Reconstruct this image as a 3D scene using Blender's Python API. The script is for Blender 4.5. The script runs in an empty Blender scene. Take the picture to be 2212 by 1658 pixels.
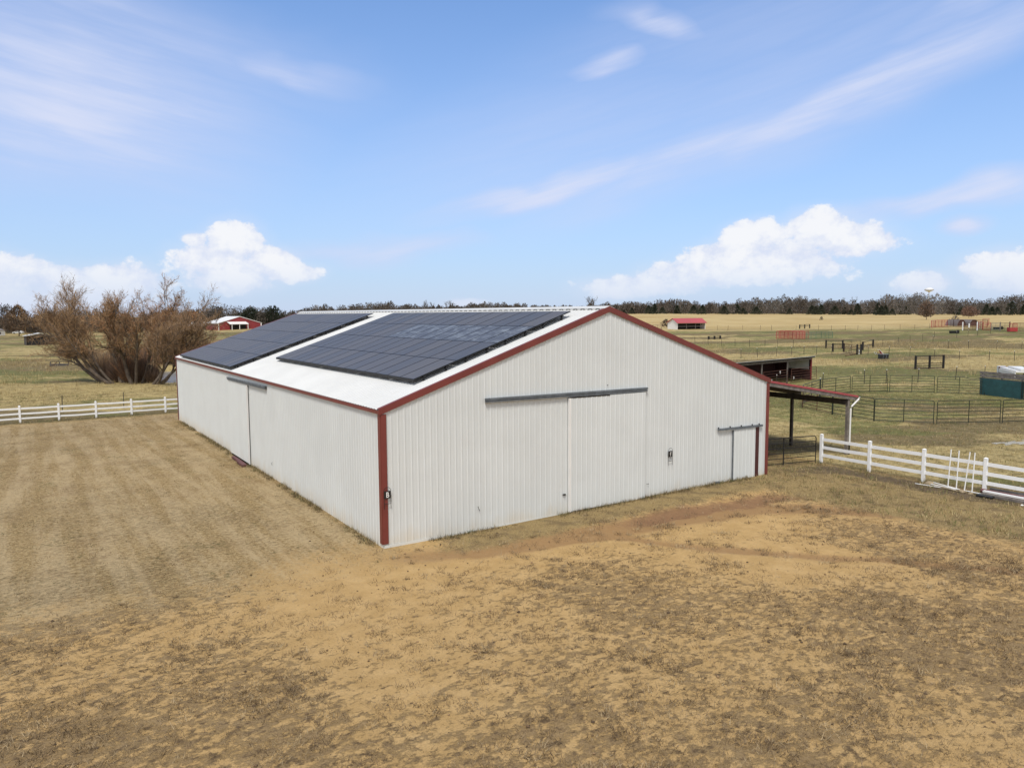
"""White barn with solar panels on a prairie farmyard."""
import bpy, math, random
import numpy as np
from mathutils import Vector, Matrix

R = math.radians
rng = np.random.default_rng(7)
random.seed(7)
scene = bpy.context.scene
COL = scene.collection

# ------------------------------------------------------------------ terrain
def sstep(a, b, t):
    t = np.clip((t - a) / (b - a), 0, 1)
    return t * t * (3 - 2 * t)


CAMX, CAMY, CAMZ, YAW = -9.236, -21.868, 7.341, 0.57243
FWX, FWY = math.sin(YAW), math.cos(YAW)


def depth_lat(x, y):
    dx, dy = x - CAMX, y - CAMY
    return dx * FWX + dy * FWY, dx * FWY - dy * FWX


def from_dl(Z, X):
    return CAMX + Z * FWX + X * FWY, CAMY + Z * FWY - X * FWX


POND = (13.0, 84.0, 14.0)


def ground_z(x, y):
    """height of the land: a nearly level yard, rising to a wooded ridge in the east"""
    x = np.asarray(x, float)
    y = np.asarray(y, float)
    Z, X = depth_lat(x, y)
    Zs = np.maximum(Z, 1.0)
    r = X / Zs
    rise = np.interp(Z, [-1e5, 60, 100, 150, 223, 300, 400, 480, 600, 1e6], [0, 0, .3, 1.2, 2.66, 4.2, 6.0, 6.85, 7.05, 7.05])
    rise = rise * sstep(-.42, -.05, r) * (1 - .30 * sstep(.12, .68, r) * sstep(240, 470, Z))
    rise = rise + .8 * sstep(.3, .6, r) * sstep(100, 200, Z) * (1 - sstep(260, 460, Z))
    pad = .18 * sstep(0, 17, x) * (1 - sstep(19.5, 23, x)) * sstep(-3.2, -1.2, y) - .12 * sstep(8, 36, y) * (1 - sstep(6, 26, x))
    dip = -.16 * sstep(15.8, 16.6, y) * (1 - sstep(20.2, 20.9, y)) * sstep(-1.3, -.3, x) * (1 - sstep(.5, 1.2, x))
    e = np.hypot((x - POND[0]) / POND[2], (y - POND[1]) / POND[2])
    pond = -1.5 * (1 - sstep(.85, 1.18, e))
    return rise + pad + pond + dip

def gz(x, y):
    return float(ground_z(x, y))


# ------------------------------------------------------------------ noise in numpy
def vnoise(x, y, seed=0):
    xi = np.floor(x).astype(np.int64)
    yi = np.floor(y).astype(np.int64)
    xf, yf = x - xi, y - yi
    def h(a, b):
        n = (a * 374761393 + b * 668265263 + seed * 1274126177) & 0xffffffff
        n = ((n ^ (n >> 13)) * 1274126177) & 0xffffffff
        return ((n ^ (n >> 16)) & 0xffff) / 65535.0
    u = xf * xf * (3 - 2 * xf)
    v = yf * yf * (3 - 2 * yf)
    return (h(xi, yi) * (1 - u) + h(xi + 1, yi) * u) * (1 - v) + (h(xi, yi + 1) * (1 - u) + h(xi + 1, yi + 1) * u) * v


def fbm(x, y, seed=0, oct=4):
    s = 0; a = .5; t = 0
    for k in range(oct):
        s = s + a * vnoise(x * 2 ** k + 13.7 * k, y * 2 ** k - 7.3 * k, seed + k)
        t += a; a *= .5
    return s / t


# ------------------------------------------------------------------ objects
def tag(o, label=None, cat=None, group=None, kind=None):
    if label: o['label'] = label
    if cat: o['category'] = cat
    if group: o['group'] = group
    if kind: o['kind'] = kind
    return o


def thing(name, label, cat, loc=(0, 0, 0), rz=0, group=None):
    o = bpy.data.objects.new(name, None)
    COL.objects.link(o)
    o.empty_display_size = .3
    o.location = loc
    o.rotation_euler = (0, 0, rz)
    return tag(o, label, cat, group)


def copy_tree(o, parent=None):
    c = o.copy()
    COL.objects.link(c)
    c.parent = parent
    for ch in list(o.children):
        copy_tree(ch, c)
    return c


class MB:
    def __init__(s):
        s.v = []; s.f = []

    def poly(s, pts):
        b = len(s.v); s.v += [tuple(p) for p in pts]; s.f.append(tuple(range(b, b + len(pts)))); return s

    def hexa(s, P):
        b = len(s.v); s.v += [tuple(p) for p in P]
        for q in ((0, 3, 2, 1), (4, 5, 6, 7), (0, 1, 5, 4), (1, 2, 6, 5), (2, 3, 7, 6), (3, 0, 4, 7)):
            s.f.append(tuple(b + i for i in q))
        return s

    def box(s, x0, x1, y0, y1, z0, z1):
        return s.hexa([(x0, y0, z0), (x1, y0, z0), (x1, y1, z0), (x0, y1, z0), (x0, y0, z1), (x1, y0, z1), (x1, y1, z1), (x0, y1, z1)])

    def bar(s, a, b, w, h, up=(0, 0, 1)):
        a = Vector(a); b = Vector(b); d = (b - a).normalized(); up = Vector(up)
        if abs(d.dot(up)) > .95: up = Vector((0, 1, 0))
        x = d.cross(up).normalized() * w / 2; y = x.cross(d).normalized() * h / 2
        return s.hexa([a - x - y, a + x - y, b + x - y, b - x - y, a - x + y, a + x + y, b + x + y, b - x + y])

    def tube(s, pts, r, n=6, cap=True, r1=None):
        pts = [Vector(p) for p in pts]
        m = len(pts); rings = []
        for i, p in enumerate(pts):
            d = (pts[min(i + 1, m - 1)] - pts[max(i - 1, 0)]).normalized()
            up = Vector((0, 0, 1)) if abs(d.z) < .9 else Vector((1, 0, 0))
            x = d.cross(up).normalized(); y = x.cross(d)
            rr = r if r1 is None else r + (r1 - r) * i / max(1, m - 1)
            b = len(s.v)
            for k in range(n):
                t = 2 * math.pi * k / n
                s.v.append(tuple(p + (x * math.cos(t) + y * math.sin(t)) * rr))
            rings.append(b)
        for i in range(m - 1):
            for k in range(n):
                s.f.append((rings[i] + k, rings[i] + (k + 1) % n, rings[i + 1] + (k + 1) % n, rings[i + 1] + k))
        if cap:
            s.f.append(tuple(rings[0] + k for k in range(n - 1, -1, -1)))
            s.f.append(tuple(rings[-1] + k for k in range(n)))
        return s

    def build(s, name, mat, parent=None, smooth=False, bevel=0):
        me = bpy.data.meshes.new(name)
        me.from_pydata(s.v, [], s.f)
        me.update()
        if mat: me.materials.append(mat)
        if smooth:
            me.polygons.foreach_set('use_smooth', [True] * len(me.polygons))
        o = bpy.data.objects.new(name, me)
        COL.objects.link(o)
        if parent: o.parent = parent
        if bevel:
            m = o.modifiers.new('bevel', 'BEVEL'); m.width = bevel; m.segments = 2; m.limit_method = 'ANGLE'
        return o


def np_mesh(name, V, F, mat, parent=None, colors=None, cname='tint'):
    """V (n,3), F (m,k) faces of equal size"""
    me = bpy.data.meshes.new(name)
    n, (m, k) = len(V), F.shape
    me.vertices.add(n); me.loops.add(m * k); me.polygons.add(m)
    me.vertices.foreach_set('co', V.astype(np.float32).ravel())
    me.loops.foreach_set('vertex_index', F.astype(np.int32).ravel())
    me.polygons.foreach_set('loop_start', np.arange(0, m * k, k, dtype=np.int32))
    me.polygons.foreach_set('loop_total', np.full(m, k, dtype=np.int32))
    me.update(calc_edges=True)
    if colors is not None:
        for nm, c in (colors.items() if isinstance(colors, dict) else ((cname, colors),)):
            at = me.attributes.new(nm, 'FLOAT_COLOR', 'POINT')
            cc = np.ones((n, 4), np.float32); cc[:, :3] = c
            at.data.foreach_set('color', cc.ravel())
    if mat: me.materials.append(mat)
    o = bpy.data.objects.new(name, me)
    COL.objects.link(o)
    if parent: o.parent = parent
    return o


# ------------------------------------------------------------------ node expressions
class S:
    """a node socket with arithmetic"""
    def __init__(s, nt, sock): s.nt = nt; s.s = sock

    def m(s, op, b=None, c=None, clamp=False):
        n = s.nt.nodes.new('ShaderNodeMath'); n.operation = op; n.use_clamp = clamp
        for i, q in enumerate((s, b, c)):
            if q is None: continue
            if isinstance(q, S): s.nt.links.new(q.s, n.inputs[i])
            else: n.inputs[i].default_value = q
        return S(s.nt, n.outputs[0])

    def __add__(s, b): return s.m('ADD', b)
    def __radd__(s, b): return s.m('ADD', b)
    def __sub__(s, b): return s.m('SUBTRACT', b)
    def __rsub__(s, b): return s.m('MULTIPLY', -1.0).m('ADD', b)
    def __mul__(s, b): return s.m('MULTIPLY', b)
    def __rmul__(s, b): return s.m('MULTIPLY', b)
    def __truediv__(s, b): return s.m('DIVIDE', b)
    def __pow__(s, b): return s.m('POWER', b)
    def max(s, b): return s.m('MAXIMUM', b)
    def min(s, b): return s.m('MINIMUM', b)
    def clamp(s): return s.m('ADD', 0.0, clamp=True)

    def step(s, a, b):
        n = s.nt.nodes.new('ShaderNodeMapRange'); n.interpolation_type = 'SMOOTHSTEP'
        s.nt.links.new(s.s, n.inputs[0])
        for i, q in ((1, a), (2, b)):
            if isinstance(q, S): s.nt.links.new(q.s, n.inputs[i])
            else: n.inputs[i].default_value = q
        return S(s.nt, n.outputs[0])


class NT:
    def __init__(s, nt): s.nt = nt; s.N = nt.nodes; s.L = nt.links

    def val(s, v):
        n = s.N.new('ShaderNodeValue'); n.outputs[0].default_value = v; return S(s.nt, n.outputs[0])

    def put(s, inp, q):
        if isinstance(q, S): s.L.new(q.s, inp)
        elif isinstance(q, (tuple, list)) and len(q) == 3 and len(inp.default_value) == 4: inp.default_value = (*q, 1)
        else: inp.default_value = q

    def mix(s, f, a, b, mode='MIX'):
        n = s.N.new('ShaderNodeMix'); n.data_type = 'RGBA'; n.blend_type = mode
        s.put(n.inputs[0], f); s.put(n.inputs[6], a); s.put(n.inputs[7], b)
        return S(s.nt, n.outputs[2])

    def noise(s, vec, scale, detail=4, rough=.55, dist=0):
        n = s.N.new('ShaderNodeTexNoise')
        if vec is not None: s.L.new(vec.s, n.inputs['Vector'])
        n.inputs['Scale'].default_value = scale; n.inputs['Detail'].default_value = detail
        n.inputs['Roughness'].default_value = rough; n.inputs['Distortion'].default_value = dist
        return S(s.nt, n.outputs[0])

    def coord(s, which='Object'):
        n = s.N.new('ShaderNodeTexCoord'); return S(s.nt, n.outputs[which])

    def mapping(s, vec, scale=(1, 1, 1), rot=(0, 0, 0), loc=(0, 0, 0)):
        n = s.N.new('ShaderNodeMapping'); s.L.new(vec.s, n.inputs[0])
        n.inputs['Scale'].default_value = scale; n.inputs['Rotation'].default_value = rot; n.inputs['Location'].default_value = loc
        return S(s.nt, n.outputs[0])

    def sep(s, vec):
        n = s.N.new('ShaderNodeSeparateXYZ'); s.L.new(vec.s, n.inputs[0]); return [S(s.nt, o) for o in n.outputs]

    def comb(s, x, y, z):
        n = s.N.new('ShaderNodeCombineXYZ')
        for i, q in enumerate((x, y, z)): s.put(n.inputs[i], q)
        return S(s.nt, n.outputs[0])

    def attr(s, name):
        n = s.N.new('ShaderNodeAttribute'); n.attribute_name = name; return n

    def rand(s):
        n = s.N.new('ShaderNodeObjectInfo'); return S(s.nt, n.outputs['Random'])

    def bump(s, h, strength=.3, dist=.05):
        n = s.N.new('ShaderNodeBump'); n.inputs['Strength'].default_value = strength; n.inputs['Distance'].default_value = dist
        s.L.new(h.s, n.inputs['Height']); return S(s.nt, n.outputs[0])


def new_mat(name):
    m = bpy.data.materials.new(name); m.use_nodes = True
    nt = m.node_tree
    bs = nt.nodes['Principled BSDF']
    return m, NT(nt), bs


def mat(name, col, rough=.6, metal=0, var=.12, scale=3.0, bump=0, spec=.5, col2=None, rnd=0):
    """one paint, plank, metal or stone with a little wear"""
    m, n, bs = new_mat(name)
    tc = n.coord('Object')
    f = n.noise(tc, scale, 5, .6)
    k = f.step(.35, .68)
    dark = tuple(c * (1 - var * 2) for c in col) if col2 is None else col2
    c = n.mix(k, dark, col)
    if rnd:
        rr = n.rand() * rnd + (1 - rnd / 2)
        c = n.mix(1.0, c, n.comb(rr, rr, rr), 'MULTIPLY')
    n.put(bs.inputs['Base Color'], c)
    n.put(bs.inputs['Roughness'], f * .2 + (rough - .1))
    bs.inputs['Metallic'].default_value = metal
    bs.inputs['Specular IOR Level'].default_value = spec
    if bump:
        n.put(bs.inputs['Normal'], n.bump(n.noise(tc, scale * 6, 4), bump, .02))
    return m
# light and exposure
SUN_E = 2.3
SKY_S = .12
EXPO = .29
k_ = 1 / SKY_S / 2 ** EXPO
SKY_TINT = (.36, .82, 1.24)
SKY_HAZE = (.60 * k_, .68 * k_, .865 * k_)
CLOUD_THIN = (.63 * k_, .69 * k_, .92 * k_)
CLOUD_FILL = (.86 * k_, .83 * k_, .78 * k_)  # warm white of the cloud added out of view
CUM_LIT = (.93 * k_, .94 * k_, .97 * k_)
CUM_SHADE = (.70 * k_, .76 * k_, .92 * k_)
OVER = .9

# ------------------------------------------------------------------ camera
cam = bpy.data.cameras.new('camera')
cam.lens = 36 * 1638.58 / 2211
cam.sensor_width = 36
cam.clip_start = .5
cam.clip_end = 9000
camo = bpy.data.objects.new('camera', cam)
COL.objects.link(camo)
scene.camera = camo
PITCH, ROLL = .091947, -.0054513
_f = Vector((math.sin(YAW) * math.cos(PITCH), math.cos(YAW) * math.cos(PITCH), -math.sin(PITCH)))
_r = Vector((math.cos(YAW), -math.sin(YAW), 0))
_u = _r.cross(_f)
_r2 = _r * math.cos(ROLL) + _u * math.sin(ROLL)
_u2 = -_r * math.sin(ROLL) + _u * math.cos(ROLL)
camo.matrix_world = Matrix(((_r2.x, _u2.x, -_f.x, CAMX), (_r2.y, _u2.y, -_f.y, CAMY), (_r2.z, _u2.z, -_f.z, CAMZ), (0, 0, 0, 1)))

# ------------------------------------------------------------------ light
SUN_EL, SUN_AZ = 56, 224      # azimuth clockwise from +Y
sun = bpy.data.lights.new('sun', 'SUN')
sun.energy = SUN_E
sun.angle = R(14)
sun.color = (1, .95, .88)
suno = bpy.data.objects.new('sun', sun)
COL.objects.link(suno)
_d = Vector((math.sin(R(SUN_AZ)) * math.cos(R(SUN_EL)), math.cos(R(SUN_AZ)) * math.cos(R(SUN_EL)), math.sin(R(SUN_EL))))
suno.rotation_euler = _d.to_track_quat('Z', 'Y').to_euler()

w = bpy.data.worlds.new('World')
scene.world = w
w.use_nodes = True
n = NT(w.node_tree)
bg = w.node_tree.nodes['Background']
sky = n.N.new('ShaderNodeTexSky')
sky.sky_type = 'NISHITA'
sky.sun_disc = False
sky.sun_elevation = R(SUN_EL)
sky.sun_rotation = R(SUN_AZ)
sky.altitude = 200
sky.air_density = 1.0
sky.dust_density = .6
sky.ozone_density = 1.6
skyc = S(w.node_tree, sky.outputs[0])
d = n.coord('Generated')
dx, dy, dz = n.sep(d)
# compass bearing and slope of the line of sight, bearing zero over the barn
sx = dx * math.cos(YAW) - dy * math.sin(YAW)
sy = dx * math.sin(YAW) + dy * math.cos(YAW)
az = sx.m('ARCTAN2', sy)
hor = (sx * sx + sy * sy).m('SQRT').max(.02)
el = dz / hor
P2 = n.comb(az, el, 0.0)
# thin high cloud lies on a plane far above: project onto it
zc = dz.max(.03)
flat = n.comb(sx / zc, sy / zc, 0.0)


def sp(x, y):     # reading of a bearing and slope off the photograph's horizon
    a = math.atan((x - 1105.5) / 1638.6)
    return a, (678 - y + (x - 1105) * .0055) / 1638.6 * math.cos(a)


def blob(x, y, rx, ry, rot=0, vec=P2):
    a, e = sp(x, y)
    q = n.mapping(vec, (1, 1, 1), (0, 0, 0), (-a, -e, 0))
    q = n.mapping(q, (1638.6 / rx, 1638.6 / ry, 1), (0, 0, 0)) if not rot else n.mapping(n.mapping(q, (1, 1, 1), (0, 0, R(rot))), (1638.6 / rx, 1638.6 / ry, 1))
    ln = n.N.new('ShaderNodeVectorMath'); ln.operation = 'LENGTH'; n.L.new(q.s, ln.inputs[0])
    return 1.0 - S(w.node_tree, ln.outputs['Value'])


# sky colour: pale and milky towards the horizon
hz = (el * -3.4).m('EXPONENT').clamp()
clear = n.mix(1.0, skyc, SKY_TINT, 'MULTIPLY')
base = n.mix(hz * .93, clear, SKY_HAZE)

# cirrus
warp = n.noise(n.mapping(P2, (5, 9, 1)), 1.0, 3, .5)
W2 = n.comb(az + warp * .10, el + warp * .09, 0.0)
def cir(x, y, rx, ry, rot, amp):
    return blob(x, y, rx, ry, rot, W2c).step(0.0, .95) * amp
W2c = n.mapping(W2, (1, 1, 1), (0, 0, 0), (-.05, -.045, 0))
st1 = n.noise(n.mapping(n.mapping(P2, (1, 1, 1), (0, 0, R(-14))), (6, 60, 1)), 1.0, 6, .62)
st2 = n.noise(n.mapping(n.mapping(P2, (1, 1, 1), (0, 0, R(10))), (5, 44, 1), (0, 0, 0), (3, 1, 0)), 1.0, 6, .6)
big = n.noise(n.mapping(P2, (2.2, 4.5, 1), (0, 0, 0), (1.3, 2, 0)), 1.0, 4, .5)
left = cir(150, 200, 620, 300, 8, .8).max(cir(250, 60, 700, 160, 10, .55)).max(cir(650, 160, 260, 60, 8, .6)).max(cir(180, 235, 330, 70, 6, 1.0))
right = cir(1750, 260, 760, 70, -21, .85).max(cir(1180, 420, 420, 62, -12, .95)).max(cir(1560, 330, 620, 120, -17, .6)).max(cir(1420, 80, 190, 55, 8, .8)).max(cir(1310, 165, 110, 45, -8, .8)).max(cir(2060, 440, 330, 40, -5, .9)).max(cir(1700, 180, 700, 150, -18, .4)).max(cir(830, 530, 330, 45, -3, .7)).max(cir(2050, 60, 300, 50, -18, .6)).max(cir(1500, 350, 560, 100, -19, .75)).max(cir(1990, 170, 460, 75, -22, .8)).max(cir(2075, 498, 60, 24, 0, 1.1)).max(cir(1250, 300, 800, 210, -15, .38)).max(cir(1600, 90, 700, 160, -10, .35))
cirrus = (left * (st2 * 1.0 + .30) * 1.1).max(right * (st1 * 1.0 + .35)).clamp()
# warm-white cloud added over the unseen sky to take blue out of the light
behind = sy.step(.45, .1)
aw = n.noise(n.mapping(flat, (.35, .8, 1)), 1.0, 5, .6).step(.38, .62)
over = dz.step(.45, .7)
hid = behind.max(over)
wisp = cirrus.step(.40, 1.0)
c1 = n.mix((cirrus * .85).clamp(), base, CLOUD_THIN)
c1 = n.mix(wisp * .38, c1, (.80 * k_, .83 * k_, .95 * k_))
c1 = n.mix((aw * .5 + .5) * hid * OVER, c1, CLOUD_FILL)

# cumulus low over the horizon
cn = n.noise(n.mapping(P2, (1, 1.15, 1)), 30, 9, .62, .0)
cn2 = n.noise(n.mapping(P2, (1, 1.5, 1), (0, 0, 0), (4, 2, 0)), 8, 4, .55)
def union(lst):
    o = None
    for b in lst:
        q = blob(*b)
        o = q if o is None else o.m('SMOOTH_MAX', q, .25)
    return o
cum = union([(0, 600, 110, 62), (150, 600, 120, 44), (270, 600, 110, 44), (40, 640, 260, 40),
             (520, 520, 75, 48), (470, 560, 90, 50), (590, 560, 70, 38), (500, 600, 110, 34), (432, 513, 30, 18), (60, 570, 60, 30), (630, 585, 80, 26),
             (1620, 520, 75, 42), (1760, 505, 75, 45), (1830, 530, 110, 45), (1650, 575, 200, 60), (1500, 600, 150, 40), (1400, 620, 170, 30), (1340, 628, 80, 26), (1580, 560, 120, 40),
             (1990, 622, 60, 28), (2150, 595, 80, 38), (2230, 610, 120, 45), (1010, 655, 60, 14)])
dens = cum * 1.35 + (cn - .5) * 2.1 + (cn2 - .5) * .9 - .16
cm = dens.step(.0, .30)
lit = (dens * .45 + (cn - .5) * 1.7 + (cn2 - .5) * .8 + .25).step(.0, .8)
halo = (cum * 1.1 + (cn2 - .5) * 1.4 + .45).step(.1, 1.3)
c1 = n.mix(halo * .55, c1, (.73 * k_, .78 * k_, .93 * k_))
c2 = n.mix(cm * el.step(-.005, .075) * .95, c1, n.mix(lit, CUM_SHADE, CUM_LIT))
# cumulus added round the unseen horizon to whiten the light
cel = (1.0 - ((el - .12) / .16).m('ABSOLUTE')).clamp()
oc = (n.noise(n.mapping(P2, (1, 1.6, 1)), 5.0, 6, .6) * 1.0 + cel * .25).step(.62, .72) * cel.step(0, .4) * sy.step(.4, .05)
c3 = n.mix(oc * .9, c2, CUM_LIT)
# ground-coloured below the horizon
c4 = n.mix(dz.step(-.002, -.03), c3, (.30, .26, .2))
n.put(bg.inputs['Color'], c4)
bg.inputs['Strength'].default_value = SKY_S

vs = scene.view_settings
vs.view_transform = 'Standard'
vs.look = 'None'
vs.exposure = EXPO
vs.gamma = 1

# ------------------------------------------------------------------ ground sheet
def lines(core0, core1, step, lo, hi, grow=1.06):
    a = list(np.arange(core0, core1 + 1e-6, step))
    s = step; x = a[-1]
    while x < hi:
        s *= grow; x += s; a.append(x)
    s = step; x = a[0]; pre = []
    while x > lo:
        s *= grow; x -= s; pre.append(x)
    return np.array(pre[::-1] + a)


gxs = lines(-22, 34, .15, -2600, 5200, 1.028)
gys = lines(-19, 3, .15, -600, 5600, 1.016)
GX, GY = np.meshgrid(gxs, gys)
fx, fy = GX.ravel(), GY.ravel()
GZ, GL = depth_lat(fx, fy)
gr = GL / np.maximum(GZ, 5)


def seg_dist(x, y, pts):
    best = np.full(x.shape, 1e9)
    for (ax, ay), (bx, by) in zip(pts[:-1], pts[1:]):
        vx, vy = bx - ax, by - ay
        t = np.clip(((x - ax) * vx + (y - ay) * vy) / (vx * vx + vy * vy), 0, 1)
        best = np.minimum(best, np.hypot(x - ax - t * vx, y - ay - t * vy))
    return best


TR1 = [(-14, 1.6), (-10, .3), (-7.4, -.1), (-5.2, -.2), (-2.9, 0), (-.2, -1.2), (3.5, -2.1), (7.1, -2.35), (10.7, -2.9), (13.3, -3.3), (15.2, -4.3), (17.0, -6.2), (19.2, -8.8), (22, -12)]
TR2 = [(3.0, -1.9), (6.8, -3.0), (7.6, -4.3), (8.4, -5.6), (9.6, -6.9), (10.7, -8.2), (11.6, -9.0), (13.1, -10.8), (14.4, -12.4), (17, -15)]
BANK = [(6.5, -1.9), (8.8, -2.2), (11.3, -2.1), (13.0, -2.4), (15.2, -2.5), (16.6, -3.0)]


def zones(x, y):
    """what grows where: masks between 0 and 1"""
    Z, L = depth_lat(x, y)
    r = L / np.maximum(Z, 5)
    w1 = (fbm(x * .35, y * .35, 3, 4) - .5) * 3.2
    w2 = (fbm(x * 1.3, y * 1.3, 9, 3) - .5) * .9
    d1 = seg_dist(x, y, TR1) + w2 * .5
    d2 = seg_dist(x, y, TR2) + w2 * .35
    db = seg_dist(x, y, BANK) + w2 * .7
    front = 1 - sstep(-3.5, 3.2, y + w1 * .6 + 1.3 * sstep(-2, -5, x) - np.where(x < -2, (x + 2) * -.10, 0))      # the trodden yard south of the barn
    east = sstep(15.0, 17.0, x + w1 * .55 + (y + 3) * .22 + sstep(-9, -14, y) * 1.0)
    yard = front * (1 - east)
    track = np.exp(-(d1 / .5) ** 2) * sstep(-1.5, 4, x) + .45 * np.exp(-(d1 / 1.0) ** 2) * sstep(-4, 2, x)
    track2 = np.exp(-(d2 / .34) ** 2)
    bank = np.exp(-(db / .55) ** 2) * sstep(6, 10, x)
    bare = np.maximum(np.exp(-(d1 / 1.5) ** 2) * sstep(-6, -1, x), np.exp(-(((x + 8.8) / 2.2) ** 2 + ((y + .2) / .5) ** 2)))
    bare = np.maximum(bare, np.exp(-(d2 / 1.7) ** 2) * (x < 12))
    bare = np.maximum(bare, np.exp(-(((x - 9.8) / 3.2) ** 2 + ((y + 4.6) / 1.7) ** 2)))
    apron = sstep(-2.3, -1.2, y + w2 * .6) * (1 - sstep(.2, 1.0, y)) * sstep(.4, 3.0, x + w2)          # dead turf along the gable
    # dark grass clumps on sand, thicker towards the south and west
    c = fbm(x * .9, y * 1.3, 21, 3) * .36 + fbm(x * 2.9, y * 3.9, 33, 3) * .64
    dens = np.interp(-y + .7 * np.maximum(-x - 1, 0) + .12 * np.maximum(x - 8, 0), [1, 3, 5, 8, 12, 18, 24], [-.07, -.038, -.008, .010, .024, .030, .030]) + (fbm(x * .25, y * .25, 5, 3) - .5) * .2 + .035 * sstep(3.5, 6, -x)
    clump = sstep(.42, .60, c + dens - bare * .16) * yard
    cov = np.clip(.5 + (dens - bare * .11) * 3.0, 0, 1)
    mow = (1 - front) * (1 - sstep(-.5, 3, x)) * (1 - sstep(39.6, 42, y + w2 * 1.5))
    gold_e = east * (1 - sstep(22.6, 24, x + w2 * .5)) * sstep(-19, -14, y)
    pasture_e = sstep(22.6, 24.5, x + w2 * .6)
    pasture_w = sstep(40.2, 41.6, y + w2 * .5) * (1 - sstep(10, 20, x - y * .1))
    past = np.clip(np.maximum(pasture_e, pasture_w) + sstep(44, 50, Z) * np.maximum(sstep(22, 24, x), sstep(40, 42, y)), 0, 1)
    g1 = fbm(L * .028 + 3, Z * .075, 41, 4)
    g2 = fbm(L * .13, Z * .28, 44, 4)
    green = sstep(.455, .55, g1 * .55 + g2 * .45 + .02 * sstep(.4, .6, r) * (Z < 90) + np.where(r > .3, .035, -.01) * sstep(60, 95, Z) * (1 - sstep(190, 230, Z)))
    hay = sstep(192, 245, Z + (fbm(L * .02, Z * .02, 8, 2) - .5) * 26) * sstep(-.12, .05, r)
    green = green * past * (1 - hay) * (1 - .6 * sstep(300, 350, Z))
    brown = sstep(.48, .58, fbm(L * .05 + 9, Z * .11 + 4, 52, 4) + .20 * (1 - sstep(62, 80, Z)) * (x > 20)) * past * (1 - hay)
    trod = np.exp(-((x - 22.4 + w2) / .9) ** 2) * sstep(-10.5, -7, y) * (1 - sstep(-1.5, 1.0, y)) + np.exp(-((x - 21) / 2.6) ** 2) * np.exp(-((y + .4) / 1.1) ** 2) * .8
    brown = np.clip(np.maximum(brown, trod * (1 - past)), 0, 1)
    return dict(yard=yard, clump=clump, cov=cov, bare=bare * yard, track=np.clip(track + track2 * .8, 0, 1), bank=bank, apron=apron, mow=mow,
                gold=np.maximum(gold_e, 0), past=past, green=green, hay=hay, brown=brown)


zn = zones(fx, fy)
fz = ground_z(fx, fy)
near = np.exp(-np.maximum(GZ - 10, 0) / 60)
fz = fz + near * ((fbm(fx * .9, fy * .9, 71, 3) - .5) * .07 + zn['clump'] * .015) * sstep(.1, .5, np.maximum(np.maximum(-fx, -fy), np.maximum(fx - 18.4, fy - 37)))
fz = fz - .05 * zn['track'] - .10 * zn['bank']
fz = fz + (fbm(fx * .12, fy * .12, 77, 3) - .5) * .25 * sstep(44, 60, GZ)
V = np.stack([fx, fy, fz], 1)
ny, nx = GX.shape
ii = np.arange(ny * nx).reshape(ny, nx)
F = np.stack([ii[:-1, :-1].ravel(), ii[:-1, 1:].ravel(), ii[1:, 1:].ravel(), ii[1:, :-1].ravel()], 1)

gm, n, bs = new_mat('ground')
A = n.sep(S(n.nt, n.attr('zone_a').outputs['Vector']))     # clump, track, bank
B = n.sep(S(n.nt, n.attr('zone_b').outputs['Vector']))     # mow, gold+apron, pasture
Cc = n.sep(S(n.nt, n.attr('zone_c').outputs['Vector']))    # green, hay, brown
p = n.coord('Object')
f1 = n.noise(p, 1.4, 6, .65)
f2 = n.noise(p, 9.0, 5, .7)
f3 = n.noise(p, 38.0, 3, .7)
streak = n.noise(n.mapping(p, (1.0, .07, 1), (0, 0, R(3))), 1.3, 4, .6)
fib = n.noise(n.mapping(p, (1, 1, 1)), 24, 6, .8, .6)
big = n.noise(p, .16, 5, .55)
med = n.noise(p, .55, 5, .6)
sand = n.mix(f1.step(.35, .7), (.46, .30, .126), (.565, .378, .170))
sand = n.mix(f2.step(.5, .8) * .5, sand, (.36, .235, .115))
sand = n.mix(f3.step(.60, .70) * .5, sand, (.22, .14, .075))
dead = n.mix(fib.step(.34, .64), (.135, .092, .048), (.325, .23, .122))
dead = n.mix(n.noise(p, 2.3, 4).step(.4, .62) * .55, dead, (.20, .145, .085))
f15 = n.noise(p, 6.5, 6, .7, .3)
pc = n.mapping(p, (1, 1.35, 1), (0, 0, R(-28)))
ca = n.noise(pc, 1.9, 7, .68, .25)
cb = n.noise(pc, 4.4, 6, .7, .2)
cfield = ca * .40 + cb * .60 + (A[0] - .5) * .34
cl = (cfield + (fib - .5) * .10).step(.485, .585)
dark = (n.noise(pc, 3.1, 6, .7, .2) * .6 + cb * .4 + (A[0] - .5) * .16 + (f2 - .5) * .1).step(.535, .63)
thin = n.noise(p, 17, 5, .75).step(.42, .62)
yard = n.mix((thin * .30 * (A[0] + .2)).clamp(), sand, dead)
yard = n.mix(cl * .72, yard, dead)
yard = n.mix(dark * .8, yard, (.108, .073, .043))
yard = n.mix(((A[1] + (f2 - .5) * .8 + (f1 - .5) * .5)).step(.08, .8) * .85, yard, n.mix(f2, (.26, .15, .068), (.36, .225, .11)))
yard = n.mix((A[2] + (f15 - .5) * 1.4 + (f2 - .5) * .7).step(.15, .95) * .75, yard, n.mix(f2.step(.3, .7), (.18, .095, .055), (.32, .19, .10)))
mown = n.mix((fib * .5 + f2 * .5).step(.38, .60), (.175, .118, .052), (.43, .315, .158))
mown = n.mix((streak * .7 + f2 * .3).step(.42, .58) * .7, mown, (.45, .345, .20))
mown = n.mix((med * .45 + f15 * .55).step(.46, .62) * .5, mown, (.19, .125, .06))
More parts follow.
